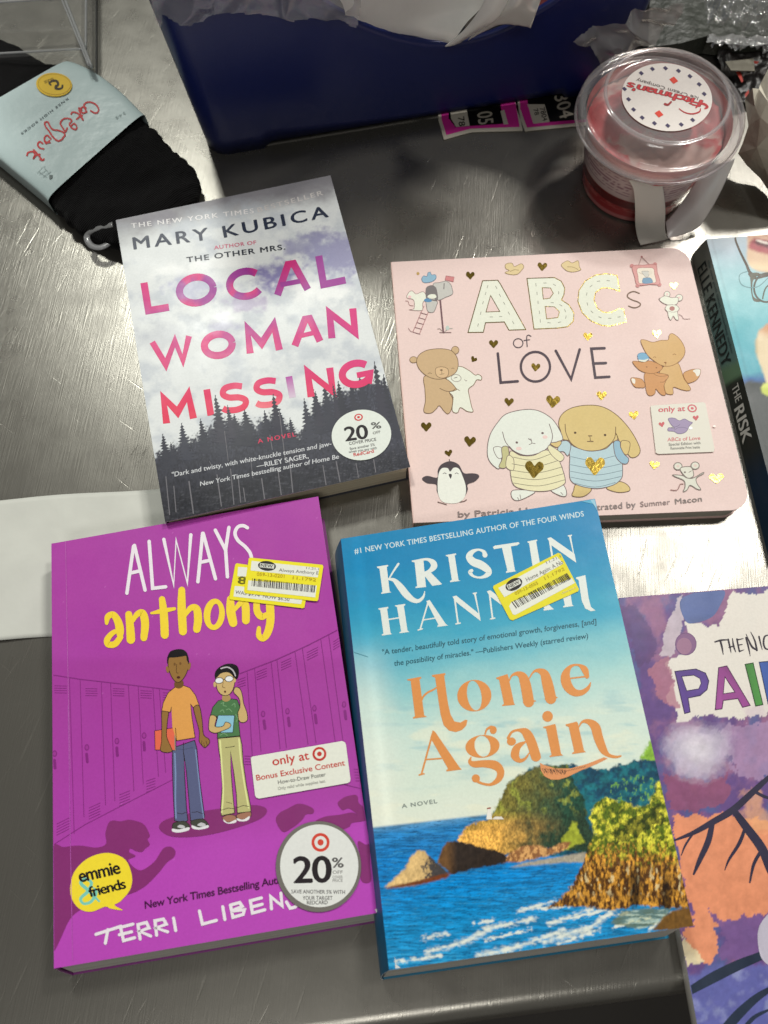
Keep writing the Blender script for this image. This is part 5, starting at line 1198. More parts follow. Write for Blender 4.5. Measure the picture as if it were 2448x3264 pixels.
# ================================================================== thin paint book, lower right
def book_paint():
    t = .008
    tl, bl_, tr_ = unp([(1971.5, 1906), (2222, 3264), (2448, 1849)], t)[:, :2]
    uy = (tl - bl_) / np.linalg.norm(tl - bl_); ux = (tr_ - tl) / np.linalg.norm(tr_ - tl); ux = ux - uy * (ux @ uy); ux /= np.linalg.norm(ux)
    q = np.array([tl, tl + ux * .205, tl + ux * .205 - uy * .27, tl - uy * .27])
    root = thing('activity_book', (*q.mean(0), 0), 'thin paint book with watercolour purple and orange cover at the right edge', 'book', 'books laid out on the steel table')
    book_body(root, np.c_[q, np.full(4, t)], t, .0004, M['pages'], L('#d8d4cc'), L('#c9c2c8'), spine=True, round_spine=.0003)
    a = Art(t); a.clip = q; a.sheet(q, .0004, L('#cfc4cc'), L('#d8d4cc'))
    c = (1900, 1800, 1.5109)
    def bg(X, Y):
        x = (X - c[0]) * c[2]; y = (Y - c[1]) * c[2]
        n = fbm(x / 90, y / 90, 5, 2); n2 = fbm(x / 30, y / 30, 4, 6); e = (fbm(x / 40, y / 40, 4, 9) - .5) * 90; e2 = (fbm(x / 34, y / 34, 4, 14) - .5) * 80
        w = (.82 + .36 * n2)[..., None]
        def reg(poly, k=1.0): return inpoly(x + e * k, y + e2 * k, pts(poly)).astype(float)
        pur, vio, blu, crm, pnk, org, lav = lin(104, 78, 136), lin(120, 92, 150), lin(82, 98, 150), lin(232, 226, 216), lin(176, 116, 136), lin(226, 142, 104), lin(108, 112, 176)
        low = sm(640, 1000, y)
        col = mixc(np.tile(pur, x.shape + (1,)) * w, lin(150, 104, 140) * w, sm(.4, .7, n))
        col = mixc(col, blu * w, sm(.5, .75, fbm(x / 70, y / 90, 4, 21)) * .8)
        col = mixc(col, lin(168, 138, 176) * w, .8 * reg('620,760 900,760 900,1050 700,1010 600,900'))
        col = mixc(col, lin(146, 84, 116) * w, .85 * reg('310,1010 560,1040 640,1000 640,1140 480,1200 340,1180'))
        cr = reg('430,280 600,300 640,130 760,150 900,90 900,700 700,740 560,720 400,760 380,690 330,640 370,560 340,460 420,430 470,380', .6)
        col = mixc(col, crm, .96 * cr); col = mixc(col, lin(208, 186, 200), .55 * cr * sm(.55, .75, n) * sm(560, 700, y))
        col = mixc(col, lin(200, 186, 196) * w, .9 * reg('345,290 400,170 425,150 415,300 370,440 300,430', .5))
        col = mixc(col, pnk * w, .85 * reg('250,500 340,430 370,520 370,580 395,660 390,700 300,640', .5))
        col = mixc(col, lin(96, 70, 120) * w, .8 * reg('110,190 200,210 270,300 290,420 250,470 200,500 150,330', .5))
        col = mixc(col, lin(232, 150, 110) * w, .97 * reg('360,1220 480,1200 900,1240 900,1640 760,1700 640,1720 570,1760 600,1850 560,1930 480,1900 420,1790 470,1700', .8))
        col = mixc(col, lin(238, 178, 128) * w, .6 * reg('690,1080 900,1040 900,1300 700,1300', .8) * sm(.4, .6, n))
        col = mixc(col, lin(122, 90, 146) * w, .95 * reg('530,1680 640,1720 760,1690 900,1640 900,1900 700,1900 600,1880 620,1800', .9))
        col = mixc(col, lin(230, 216, 176) * w, .9 * reg('400,1790 470,1830 530,1910 440,1930', .6))
        col = mixc(col, lin(204, 194, 212) * w, .85 * softpoly(x + e * .5, y + e2 * .5, '330,880 380,790 470,770 560,800 640,790 640,900 600,990 500,1040 400,1010', 46)); col = mixc(col, lin(222, 216, 224) * w, .7 * softpoly(x + e * .4, y + e2 * .4, '410,880 470,820 560,850 560,930 480,960', 40))
        lo = sm(-20, 30, y - (1960 - .12 * (x - 400)) + e); col = mixc(col, mixc(lav, lin(92, 96, 168), n) * w, .95 * lo)
        col = mixc(col, lin(168, 176, 214) * w, .5 * lo * sm(.55, .75, n))
        return col
    a.grid(q, 300, 400, bg)
    a.c = c
    a.disc((432, 382), 51, 54, lin(134, 96, 136)); a.disc((424, 392), 36, 40, lin(158, 116, 144)); a.line(a.ell((432, 382), 50, 53), 3, lin(104, 70, 116), closed=True)
    a.fill('410,165 560,120 620,130 600,190 560,250 480,280 430,270', lambda x, y: lin(92, 108, 158) * (.8 + .5 * vnoise(x / 20, y / 20))[:, None])
    k = lin(44, 36, 50)
    for s in ('572,372,7 600,364,9 630,362,6', '598,366,10 606,398,9 612,432,4', '636,360,9 644,396,8 650,424,3', '640,398,6 662,392,7', '656,355,4 662,392,9 672,420,4', '678,358,8 684,390,8 690,418,8', '680,362,7 708,356,4', '684,388,7 704,384,4', '690,418,8 712,410,3',
              '722,352,9 734,400,8 742,440,3', '722,334,3 748,392,10 772,410,7', '744,324,3 764,366,8 774,412,10', '784,346,8 792,380,7 800,410,3', '836,338,4 812,346,8 806,378,9 816,404,8 840,408,4'): a.line(s, 1, k, True)
    dp = lin(70, 46, 112)
    def blk(p, col, col2): a.line(p, 9, col2, closed=True); a.fill(p, lambda x, y: col * (.75 + .6 * vnoise(x / 14, y / 14))[:, None], False)
    p_, a_, i_, n_ = lin(92, 66, 140), lin(150, 72, 142), lin(70, 132, 62), lin(58, 88, 160)
    blk('382,516 480,505 525,524 540,560 532,600 500,628 440,640 450,708 428,714', p_, lin(54, 36, 84)); a.fill('412,538 470,532 500,548 506,572 494,598 436,608', lin(228, 222, 214), False); a.line('412,538 470,532 500,548 506,572 494,598 436,608', 4, lin(54, 36, 84), closed=True)
    blk('592,498 628,490 738,676 706,684 684,642 610,652 604,692 576,696', a_, lin(84, 40, 84)); a.fill('620,540 668,614 612,622', lin(228, 222, 214), False); a.line('620,540 668,614 612,622', 4, lin(84, 40, 84), closed=True)
    blk('720,482 754,476 800,672 770,678', i_, lin(36, 72, 36)); blk('788,472 830,468 880,590 866,460 900,456 930,650 900,655 830,540 856,664 830,668', n_, lin(34, 50, 100))
    # loose watercolour blooms and bare twigs fill the middle of the cover
    def bloom(col): return lambda x, y: np.clip(col * (.78 + .5 * fbm(x / 40, y / 40, 4, 5))[:, None], 0, 1)
    dk = lin(52, 48, 70)
    for s in ('370,1330,8 470,1290,22 560,1240,30 660,1180,34 760,1090,30 850,1010,20 920,980,12', '560,1240,24 540,1330,30 500,1420,24 470,1490,10', '660,1180,28 720,1260,40 800,1370,44 850,1490,40 930,1600,40', '720,1260,14 690,1340,18 640,1420,12 620,1470,4', '760,1090,16 820,1120,14 900,1130,8', '800,1370,18 760,1440,16 740,1530,8', '470,1290,10 430,1350,10 410,1400,4'):
        a.line(s, 1, bloom(dk), True)
    for s in ('455,2050,40 560,1990,52 680,1930,50 800,1880,40 900,1830,30', '620,2240,50 690,2160,48 780,2080,36 880,2020,20', '700,2250,20 760,2180,20 840,2140,10'): a.line(s, 1, bloom(lin(44, 54, 72)), True)
    a.fill('780,1760 830,1680 900,1640 900,1900 840,1930 790,1880', bloom(lin(196, 190, 206)))
    a.build('cover', M['print'], root)
book_paint()

# ================================================================== teal romance novel, right edge
def book_teal():
    t = .0145
    tl = unp([(2252, 762)], t)[0, :2]; e = unp([(2448, 1513)], t)[0, :2]; tr_ = unp([(2448, 725)], t)[0, :2]
    uy = (tl - e) / np.linalg.norm(tl - e); ux = tr_ - tl; ux = ux - uy * (ux @ uy); ux /= np.linalg.norm(ux)
    q = np.array([tl, tl + ux * .133, tl + ux * .133 - uy * .203, tl - uy * .203])
    root = thing('paperback_book', (*q.mean(0), 0), 'teal paperback whose lettered spine faces the pink board book', 'book', 'books laid out on the steel table')
    book_body(root, np.c_[q, np.full(4, t)], t, .0004, M['pages'], L('#5a6a68'), L('#20323a'), spine=False, ins=(.0008, .0012, .0018, .0012))
    a = Art(t); a.clip = q; a.sheet(q, .0004, L('#8fb6bc'), L('#55666a'))
    c = (2230, 700, 3.6869); c7 = (2150, 700, 2.0101)
    def bg(X, Y):
        x = (X - c[0]) * c[2]; y = (Y - c[1]) * c[2]; n = fbm(X / 60, Y / 60, 4, 4)
        yy = y + (n - .5) * 120
        ys = [100, 350, 600, 900, 1200, 1500, 1780, 1880, 1930, 3000]
        cs = [(186, 196, 204), (176, 194, 206), (160, 200, 208), (146, 200, 206), (112, 186, 196), (92, 176, 190), (80, 166, 182), (50, 100, 160), (60, 66, 66), (52, 58, 58)]
        col = np.stack([np.interp(yy, ys, [lin(*v)[k] for v in cs]) for k in range(3)], -1)
        col = mixc(col, lin(20, 58, 84) * (.6 + .8 * n)[..., None], sm(2900, 3150, y + (n - .5) * 200))
        def sp(poly, r): return softpoly(x + (n - .5) * 40, y + (n - .5) * 40, poly, r)
        f = sp('560,100 1100,20 1100,640 800,622 690,612 600,560 560,480 566,360 556,220', 22)
        skc = mixc(lin(222, 190, 160), lin(186, 136, 112), sm(330, 120, y + (x - 600) * .2)); skc = mixc(skc, lin(232, 206, 168), sm(440, 560, y)); skc = mixc(skc, lin(180, 140, 118), sm(560, 640, y - (x - 600) * .1))
        col = mixc(col, skc, f)
        col = mixc(col, lin(150, 100, 84), .8 * sp('610,120 720,100 900,180 900,230 740,190 650,170', 40))
        lip = sp('572,330 590,260 640,214 720,228 960,270 1000,400 830,404 700,392 610,356', 26); col = mixc(col, mixc(lin(176, 92, 98), lin(150, 64, 72), sm(300, 250, y)), lip)
        col = mixc(col, lin(84, 36, 44), .95 * sp('630,262 690,244 1000,320 1000,350 800,330 690,306', 22)); col = mixc(col, lin(236, 226, 214), sp('656,236 700,240 860,290 860,304 760,284 680,258', 12))
        a_ = sp('1100,1160 800,1225 700,1310 650,1440 658,1560 700,1680 750,1800 785,1930 1100,1960', 20); ac = mixc(lin(226, 206, 170), lin(206, 150, 106), sm(1400, 1240, y - (x - 700) * .3)); ac = mixc(ac, lin(196, 178, 140), sm(700, 660, x)); col = mixc(col, ac, a_)
        g_ = sp('716,1980 745,1930 860,1900 1100,1880 1100,2080 800,2072 736,2040', 16); col = mixc(col, mixc(lin(196, 206, 84), lin(220, 226, 120), sm(2010, 1940, y)), g_)
        d = (X - tl_px[0]) - (Y - tl_px[1]) * .261
        return col * (1 - .16 * np.exp(-((d - 16) / 3.5) ** 2))[..., None]
    tl_px = (2252, 762)
    a.grid(q, 160, 240, bg)
    a.c = c
    sk, sd = lin(214, 178, 146), lin(176, 122, 96); hr = lin(78, 66, 52)
    for s in ('430,170,14 420,230,22 450,320,24 500,430,26 550,530,30 600,630,34 700,650,30 900,640,30',): a.line(s, 1, hr, True)
    a.line('580,640,24 640,690,26 800,660,20', 1, hr, True); a.fill('600,640 700,630 640,700 620,760 630,900 720,960 640,960 610,880 600,760', lin(88, 88, 72))
    a.line(a.ell((790, 800), 150, 170, 10, 40), 22, lin(74, 74, 62), closed=True); a.line('560,610 480,640 465,700 500,770 600,800 700,780 800,690', 11, lin(110, 150, 156), True); a.line('740,930 780,800 900,720', 16, lin(88, 92, 78), True)
    a.build('cover', M['print'], root)
    # spine sheet, leaning outwards a little at the table
    n = 120; sh = -ux * .0035
    V = []; F = []; C = []
    for i in range(n + 1):
        f = i / n; base = q[0] + (q[3] - q[0]) * f
        for j in range(7):
            g = j / 6; z = t * (1 - g); o = .0004 * math.sin(math.pi * g)
            V.append((*(base + sh * g - ux * o), z))
            fy = f * .203
            cc = mixc(lin(120, 124, 118), lin(92, 122, 120), sm(.02, .06, fy)); cc = mixc(cc, lin(104, 136, 104), sm(.083, .09, fy + g * .004) * .9); cc = mixc(cc, lin(40, 44, 40), sm(.094, .098, fy + g * .002)); cc = mixc(cc, lin(16, 42, 66), sm(.135, .16, fy))
            C.append(cc)
    for i in range(n):
        for j in range(6): F.append([i * 7 + j, i * 7 + j + 1, (i + 1) * 7 + j + 1, (i + 1) * 7 + j])
    sp = mesh('spine', V, F, M['print'], root, np.array(C), smooth=True)
    # lettering on the spine: flat text laid on that leaning face
    def stext(s, f0, f1, g0, g1, col, bold):
        Vt, Ft, w = text_mesh(s, 1.0); VV = []; CCs = []; FF = []; k = 0
        for dx in (-bold, bold):
            for x, y in Vt:
                f = f0 + (f1 - f0) * (x + dx) / w; g = g1 + (g0 - g1) * y / CAPH
                base = q[0] - uy * f; o = .0004 * math.sin(math.pi * min(max(g, 0), 1)) + .00035 + (dx > 0) * 4e-6
                p = base + sh * g - ux * o; VV.append((p[0], p[1], t * (1 - g))); CCs.append(col)
            FF += [[i + k for i in f_] for f_ in Ft]; k += len(Vt)
        mesh('spine_lettering', VV, FF, M['print'], sp, np.array(CCs))
    stext('ELLE KENNEDY', .0125, .0835, .30, .88, lin(22, 34, 34), .02)
    stext('THE', .0985, .109, .25, .62, lin(196, 196, 190), .02)
    stext('RISK', .112, .134, .25, .80, lin(206, 206, 200), .03)
    stext('the new york times bestselling author', .014, .080, .10, .20, lin(60, 80, 82), .01)
book_teal()

# ================================================================== ice cream cup
def cup():
    C = (.1735, .3715)
    root = thing('ice_cream_cup', (*C, 0), 'small tub with domed clear lid, red and pink printed side and round white lid sticker', 'tub')
    n = 160; zs = np.linspace(.0012, .0535, 66); V = []; F = []; Cc = []
    A, Z = np.meshgrid(np.linspace(0, 2 * math.pi, n, endpoint=False), zs, indexing='ij')
    R = .0338 + (.0432 - .0338) * (Z - .0012) / .052
    V = np.c_[(C[0] + R * np.cos(A)).ravel(), (C[1] + R * np.sin(A)).ravel(), Z.ravel()]
    a_ = np.degrees(A.ravel()) % 360; z_ = Z.ravel(); nz_ = fbm(a_ / 6, z_ * 900, 4, 3)
    red, dred, pink, lab, pur = lin(176, 40, 46), lin(104, 16, 20), lin(206, 118, 118), lin(206, 184, 182), lin(128, 76, 100)
    col = mixc(np.tile(pink, (len(z_), 1)), red, sm(.004, .006, z_)); col = mixc(col, lin(196, 84, 82), sm(.009, .0105, z_) * sm(.4, .6, nz_)); col = mixc(col, dred, sm(.0125, .014, z_) * sm(.0215, .020, z_))
    col = mixc(col, lab, sm(.0205, .0215, z_))
    rows = (np.sin((z_ - .022) / .0026 * 2 * math.pi) > .1) & (vnoise(a_ * 1.1, np.floor(z_ / .0026) * 7.7) > .32) & (z_ > .023) & (z_ < .041)
    left = ((a_ > 150) & (a_ < 246)); right = ((a_ > 268) & (a_ < 300))
    col = mixc(col, pur, .7 * (rows & (left | right)))
    col = mixc(col, red, 1.0 * ((a_ > 262) & (a_ < 300) & (z_ > .0405) & (z_ < .0445)))
    col = mixc(col, lin(190, 70, 72), sm(300, 306, a_) * sm(.0215, .0225, z_)); col = mixc(col, lin(220, 150, 146), sm(.0455, .047, z_))
    m = len(zs)
    for i in range(n):
        for j in range(m - 1): F.append([i * m + j, ((i + 1) % n) * m + j, ((i + 1) % n) * m + j + 1, i * m + j + 1])
    F.append([i * m for i in range(n)][::-1])
    mesh('tub_wall', V, F, mat('printed_tub', rough=.25, attr=True, spec=.55, coat=.3), root, col, smooth=True)
    # frozen contents seen through the lid
    nr = 26; V = [(C[0], C[1], .046)]; F = []; cols = [lin(206, 168, 164)]
    for i in range(1, nr + 1):
        for k in range(96):
            a = 2 * math.pi * k / 96; r = .0412 * i / nr; x, y = C[0] + r * math.cos(a), C[1] + r * math.sin(a)
            h = float(fbm(np.array([x * 90]), np.array([y * 90]), 3, 7)[0]); V.append((x, y, .041 + .010 * h)); s_ = sm(.46, .60, h + .25 * math.sin(a * 2 + 1.5) * i / nr)
            cols.append(lin(204, 178, 168) * (1 - s_) + lin(190, 70, 72) * s_)
    for k in range(96): F.append([0, 1 + k, 1 + (k + 1) % 96])
    for i in range(nr - 1):
        for k in range(96): F.append([1 + i * 96 + k, 1 + (i + 1) * 96 + k, 1 + (i + 1) * 96 + (k + 1) % 96, 1 + i * 96 + (k + 1) % 96])
    mesh('ice_cream', V, F, mat('ice_cream', rough=.6, attr=True), root, np.array(cols), smooth=True)
    lidm = clear_mat('milky_lid', (.95, .91, .91), .17, .10, fres=1.45)
    prof = [(.0442, .0500), (.0478, .0502), (.0490, .0515), (.0492, .0560), (.0484, .0580), (.0470, .0588), (.0455, .0582), (.0442, .0588), (.0428, .0612), (.0405, .0645), (.0385, .0668), (.0372, .0676), (.0360, .0677), (.0350, .0668), (.0344, .0648), (.0336, .0634), (.031, .0630), (.026, .0629), (.013, .0629), (.0004, .0629)]
    P = spline(np.array(prof), False, 4); V, F = lathe(P, C, 96); lid = mesh('lid', V, F, lidm, root, smooth=True)
    V, F = lathe([(.0492 + .0009 * math.cos(t), .0508 + .0009 * math.sin(t)) for t in np.linspace(0, 2 * math.pi, 9)], C, 96); mesh('lid_rim', V, F, clear_mat('milky_rim', (.85, .8, .8), .26, .15), lid, smooth=True)
    V, F = lathe([(.0356 + .0011 * math.cos(t), .0674 + .0009 * math.sin(t)) for t in np.linspace(0, 2 * math.pi, 9)], C, 96); mesh('lid_rim', V, F, clear_mat('milky_rim', (.85, .8, .8), .24, .1), lid, smooth=True)
    s = Art(.0636); s.c = (1960, 190, 5.0273); wh = lin(222, 214, 208)
    s.sheet(s.map(s.ell((834, 602), 728, 540, 8, 64)), .00015, wh)
    k = lin(58, 48, 84)
    for x, y in [(422, 220), (600, 152), (810, 140), (1018, 182), (1202, 268), (1350, 398), (1430, 552), (1245, 970), (1062, 1042), (846, 1060), (632, 1022), (436, 932), (298, 802), (218, 638), (152, 472)]:
        s.fill([(x - 42, y - 6), (x - 4, y - 38), (x + 42, y + 4), (x + 6, y + 38)], k, False)
    for x, y in [(942, 332), (706, 872)]: s.fill([(x - 72, y - 14), (x + 4, y - 60), (x + 72, y + 16), (x - 4, y + 60)], lin(216, 60, 40), False)
    s.text("Ice Cream Company", (1340, 600), (352, 300), 54, lin(96, 84, 82), .012)
    for dx, col in ((.05, lin(64, 16, 18)), (.022, lin(196, 44, 50))): s.text("Fitchman's", (1405, 655), (222, 362), 112, col, dx, .9, skew=.12)
    s.line('1300,770,26 1360,715,34 1430,715,40 1480,760,40 1445,785,30', 1, lin(186, 44, 50), True); s.line('1030,790,16 1120,850,20 1240,872,24 1350,840,24 1370,790,16', 1, lin(176, 40, 46), True); s.line('800,715,40 850,725,36 900,680,30', 1, lin(150, 30, 34), True)
    s.build('lid_sticker', M['sticker'], lid, 'round white sticker with red script and a ring of dark diamonds')
    q = lambda x, y, z: unp([(1850 + x / 3.13, 420 + y / 3.13)], z)[0]
    tape = mat('paper_tape', (.62, .59, .54), .5, spec=.4, bump=(60, .2, .001))
    o = strip('paper_tape', [[q(482, 482, .045), q(640, 452, .0452), q(782, 445, .045)], [q(530, 580, .038), q(690, 560, .0385), q(825, 570, .038)], [q(545, 760, .026), q(700, 760, .0265), q(846, 760, .026)],
                             [q(548, 930, .013), q(700, 940, .0135), q(842, 930, .013)], [q(568, 1050, .005), q(720, 1050, .005), q(852, 1030, .005)], [q(598, 1132, .0012), q(740, 1100, .0012), q(872, 1066, .0012)]], tape, root); solidify(o, .0003)
    o = strip('paper_tape', [[q(846, 905, .004), q(862, 990, .0035), q(872, 1062, .0015)], [q(935, 805, .0095), q(975, 925, .008), q(1015, 1028, .003)], [q(1045, 660, .018), q(1115, 815, .015), q(1180, 950, .006)],
                             [q(1130, 530, .027), q(1225, 650, .024), q(1312, 765, .014)], [q(1212, 415, .035), q(1330, 470, .033), q(1440, 515, .026)], [q(1300, 330, .040), q(1430, 310, .040), q(1545, 265, .036)]],
              mat('satin_tape', (.60, .56, .55), .26, spec=.7, bump=(40, .35, .002)), root); solidify(o, .0003)
cup()

# ================================================================== socks
def knit_mat():
    m = mat('black_knit', (.0055, .0052, .0055), .95, spec=.08); N = m.node_tree.nodes; K = m.node_tree.links; b = N['Principled BSDF']
    b.inputs['Sheen Weight'].default_value = .035; b.inputs['Sheen Roughness'].default_value = .5
    tc = N.new('ShaderNodeTexCoord'); mp = N.new('ShaderNodeMapping'); mp.inputs['Rotation'].default_value = (0, 0, math.radians(48))
    w = N.new('ShaderNodeTexWave'); w.inputs['Scale'].default_value = 260; w.inputs['Distortion'].default_value = 1.2; w.inputs['Detail'].default_value = 2; w.inputs['Detail Scale'].default_value = 4
    bm = N.new('ShaderNodeBump'); bm.inputs['Strength'].default_value = .7; bm.inputs['Distance'].default_value = .0007
    K.new(tc.outputs['Object'], mp.inputs[0]); K.new(mp.outputs[0], w.inputs['Vector']); K.new(w.outputs['Fac'], bm.inputs['Height']); K.new(bm.outputs[0], b.inputs['Normal'])
    return m
def socks():
    RL = [((-60, 95), (-400, 300)), ((60, 158), (-280, 350)), ((163, 216), (-170, 395)), ((255, 236), (-92, 446)), ((330, 275), (0, 520)), ((400, 330), (85, 590)), ((458, 388), (158, 652)), ((512, 436), (210, 712)), ((568, 500), (262, 752)), ((616, 535), (335, 784)), ((640, 590), (405, 792)), ((630, 640), (462, 776)), ((608, 668), (520, 744))]
    R = spline(np.array([r for r, l in RL], float), False, 8); Lf = spline(np.array([l for r, l in RL], float), False, 8)
    Rw, Lw = unp(R, .007)[:, :2], unp(Lf, .007)[:, :2]; m = len(R)
    root = thing('sock_bundle', (*((Rw[40] + Lw[40]) / 2), 0), 'black folded knee socks held by a pale blue paper band with red script', 'socks')
    def loft(i0, i1, T, ex, grow, lump, seed, tip=0, nn=64):
        V = []; F = []; idx = list(range(i0, i1 + 1))
        for ii in idx:
            c = (Rw[ii] + Lw[ii]) / 2; h = (Rw[ii] - Lw[ii]) / 2 * (1 + grow)
            k = 1.0
            if tip and ii > i1 - tip: k = math.sqrt(max(0.02, 1 - ((ii - (i1 - tip)) / tip) ** 2))
            for j in range(nn):
                t = 2 * math.pi * j / nn; u = math.copysign(abs(math.cos(t)) ** (2 / ex), math.cos(t)); w = math.copysign(abs(math.sin(t)) ** (2 / ex), math.sin(t))
                p = c + h * u; z = T / 2 + w * T / 2 * k
                V.append((p[0], p[1], z))
        V = np.array(V)
        if lump:
            nz = fbm(V[:, 0] * 70, V[:, 1] * 70, 3, seed) - .5; fine = fbm(V[:, 0] * 420, V[:, 1] * 420, 2, seed + 1) - .5
            V[:, 2] = np.maximum(V[:, 2] + (V[:, 2] > T * .4) * (nz * lump + fine * lump * .25), .0006)
            V[:, 0] += (fbm(V[:, 0] * 210, V[:, 1] * 210, 2, seed + 4) - .5) * lump * .9; V[:, 1] += (fbm(V[:, 0] * 210, V[:, 1] * 210, 2, seed + 6) - .5) * lump * .9
        q = len(idx)
        for i in range(q - 1):
            for j in range(nn): F.append([i * nn + j, i * nn + (j + 1) % nn, (i + 1) * nn + (j + 1) % nn, (i + 1) * nn + j])
        F.append(list(range(nn))); F.append([(q - 1) * nn + j for j in range(nn)][::-1]); return V, F
    V, F = loft(0, m - 1, .0155, 3.2, -.02, .0035, 3, 26)
    mesh('sock', V, F, knit_mat(), root, smooth=True)
    V, F = loft(22, 50, .0178, 7.5, .018, 0, 1); F = F[:-2]
    bandm = mat('glossy_blue_paper', L('#c3d6d6'), .30, spec=.6, coat=.4, bump=(34, .5, .0022))
    band = mesh('paper_band', V, F, bandm, root, smooth=True)
    a = Art(.0180); a.c = (0, 200, 3.4563); rd = lin(204, 60, 62); g = lin(96, 108, 112)
    for s in ('945,498 925,470 950,440 1005,436 1060,466 1088,515 1070,550 1040,552 1000,530', '955,545 925,490 895,500 890,535 920,555 955,540', '900,520 870,500 880,545 915,632', '915,632 860,560 800,545 785,565', '905,580 870,600 845,622',
              '848,712 835,735 800,725 765,680 790,640 760,615 700,620 665,665 690,715 720,760 740,720', '790,690 815,670 840,690',
              '690,830 715,800 700,770 640,745 580,735 545,690 530,655 495,660 500,700 545,760 585,820 640,862 690,840', '560,840 520,800 490,830 500,870 550,880', '545,860 510,890 490,860', '470,890 440,870 415,900 440,940 480,950', '470,1075 440,1040 400,990 370,960', '485,1060 470,1075 440,1065', '440,1010 400,1020 370,1050 385,1010 360,980 310,990 298,1020'):
        a.line(s, 18, rd, True)
    a.text('KNEE HIGH SOCKS', (742, 385), (228, 775), 24, g, .02, 1.25)
    for s in ('410,1215 470,1150 500,1140', '430,1230 520,1180', '470,1260 560,1200', '490,1160 550,1230', '430,1200 510,1260'): a.line(s, 4, lin(150, 166, 166))
    a.fill('540,1240 580,1236 575,1275 545,1285', lin(110, 122, 122), False); a.text('S 4-5', (1370, 540), (1270, 600), 26, lin(140, 156, 156), .02)
    a.build('band_print', M['sticker'], band)
    b = Art(.0186); b.c = a.c; yl = lin(236, 196, 50); b.sheet(b.map(b.ell((595, 240), 198, 130, 4, 48)), .0004, yl, lin(200, 160, 40))
    b.line(b.ell((600, 238), 178, 114, 4, 40), 5, lin(190, 146, 30), closed=True); b.line('560,245,18 545,225,22 580,200,26 625,205,28 640,240,28 615,270,30 635,290,26 680,280,24 690,250,20', 16, lin(58, 48, 20), True); b.line('610,290 615,250', 16, lin(58, 48, 20))
    b.text('SIZE', (585, 165), (485, 205), 26, lin(120, 92, 20), .02)
    b.build('size_badge', M['sticker'], band, 'round yellow size badge')
    q = lambda x, y, z: unp([(200 + x / 5.53, 600 + y / 5.53)], z)[0]
    pth = spline(np.array([q(880, 640, .014), q(700, 690, .013), q(560, 730, .012), q(450, 800, .010), q(428, 900, .009), q(510, 1015, .009), q(650, 1045, .009), q(790, 985, .009), q(862, 895, .009)]), False, 6)
    V, F = tube(pth, .0021, 12, .4); mesh('hanger_hook', V, F, clear_mat('frosted_plastic', (.62, .62, .64), .26, .2), root, smooth=True)
socks()

# ================================================================== right edge: paper bag, packages
def zpl(f):
    return lambda px: unp(px, f(np.asarray(px, float)))
r2 = lambda s: pts(s) / 3.6869 + np.array([2250, 150])
def fold(seed, amp, sc):
    def d(x, y):
        v = np.abs(fbm(x / sc, y / sc, 2, seed) - .5) * 2 + np.abs(fbm(x / (sc * .5), y / (sc * .5), 2, seed + 3) - .5) * .5
        return np.outer(v * amp, [0, 0, 1.0])
    return d
PB = {'a': (455, 612, .020), 'b': (548, 482, .050), 'c': (622, 492, .051), 'd': (640, 436, .050), 'e': (735, 250, .056), 'f': (960, 190, .058), 'g': (960, 720, .052), 'i': (730, 640, .058), 'h': (500, 930, .034),
      'p': (640, 830, .050), 'j': (432, 1130, .020), 'k': (378, 1252, .012), 'l': (480, 1390, .009), 'm': (640, 1545, .004), 'n': (735, 1690, .002), 'o': (960, 2050, .002), 'q': (600, 1180, .034), 'r': (960, 1250, .040), 's': (690, 1420, .020), 't': (575, 700, .046), 'u': (800, 960, .052)}
kk = list(PB); PV = np.array([unp([(2250 + PB[k][0] / 3.6869, 150 + PB[k][1] / 3.6869)], PB[k][2])[0] for k in kk])
PF = [[kk.index(c) for c in f] for f in ('abt', 'bct', 'cit', 'cdi', 'dei', 'efi', 'fgi', 'ath', 'thp', 'tip', 'igu', 'ipu', 'hpq', 'hqj', 'jqk', 'kql', 'lqs', 'lsm', 'msn', 'nso', 'pqu', 'quR'.lower(), 'gru', 'qrs', 'rso')]
o = mesh('paper_bag', PV, PF, mat('cream_paper', (.66, .61, .50), .7, bump=(60, .5, .004), var=(30, .08)), None, at=unp([(2420, 420)], 0)[0])
tag(o, 'crumpled cream paper bag beside the ice cream tub at the right edge', 'paper bag')
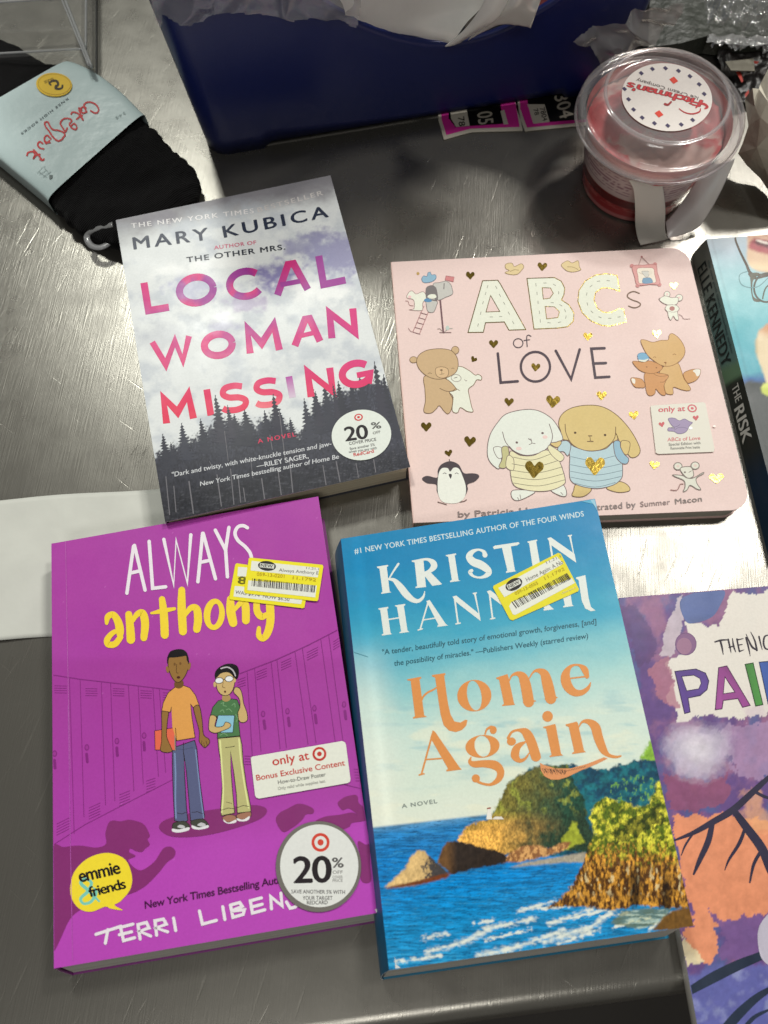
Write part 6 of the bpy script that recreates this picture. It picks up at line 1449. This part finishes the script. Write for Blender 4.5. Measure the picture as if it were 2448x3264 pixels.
P = unp([(2075, -120), (2560, -120), (2560, 122), (2300, 118), (2262, 112), (2170, 138), (2066, 150)], .018)
root = thing('clear_package', (*P[:, :2].mean(0), 0), 'glittering clear plastic package over a dark tray in the top right corner', 'package')
V, F = prism(ccw(P[:, :2]), .004, .018); mesh('tray', V, F, mat('grey_green_tray', (.040, .045, .036), .45, bump=(120, .6, .003)), root)
gl = clear_mat('shiny_film', (.9, .9, .88), .14, .09, fres=1.9)
def wr(seed, s, amp): return lambda x, y: np.outer(ridge(x, y, s, seed) * amp + fbm(x / 20, y / 20, 2, seed + 2) * amp, [0, 0, 1.0])
crumple('film', [(2228, -100), (2236, 40), (2258, 108), (2300, 117), (2380, 119), (2560, 121), (2560, -100)], zpl(lambda p: np.full(len(p), .026)), wr(4, 46, .009), gl, root, 150)
crumple('film_edge', [(2250, 152), (2300, 150), (2380, 152), (2560, 160), (2560, 182), (2400, 180), (2320, 174), (2262, 166)], zpl(lambda p: np.full(len(p), .022)), wr(9, 24, .005), gl, root, 150)
crumple('seal_strip', [(2258, 114), (2300, 116), (2560, 124), (2560, 156), (2380, 152), (2300, 150), (2240, 150)], zpl(lambda p: np.full(len(p), .022)), wr(12, 60, .002), clear_mat('brown_film', (.55, .5, .46), .35, .15), root, 80)
o = crumple('black_packet', [(2278, 166), (2560, 170), (2560, 420), (2460, 330), (2400, 322), (2340, 340), (2310, 290)], zpl(lambda p: np.full(len(p), .006)), fold(8, .006, 50), mat('black_foil_packet', (.009, .007, .007), .35, spec=.4), None, 50, at=unp([(2400, 260)], 0)[0])
tag(o, 'black wrapper lying between the clear package and the cream paper bag', 'wrapper')
a = Art(.0135); a.c = (2250, 150, 3.6869)
for s in ('350,285 400,270 440,400 420,420', '455,560 500,500 512,560 470,610', '560,165 625,170 600,200 570,195'): a.fill(s, lin(150, 40, 26), False)
a.build('red_print', M['sticker'], o)
o = block('grey_tag', [(2312, 196), (2402, 186), (2406, 226), (2330, 224)], .0155, .0162, mat('grey_tag_card', (.17, .155, .12), .7))
tag(o, 'small grey card tag lying on the black wrapper behind the tub', 'tag')
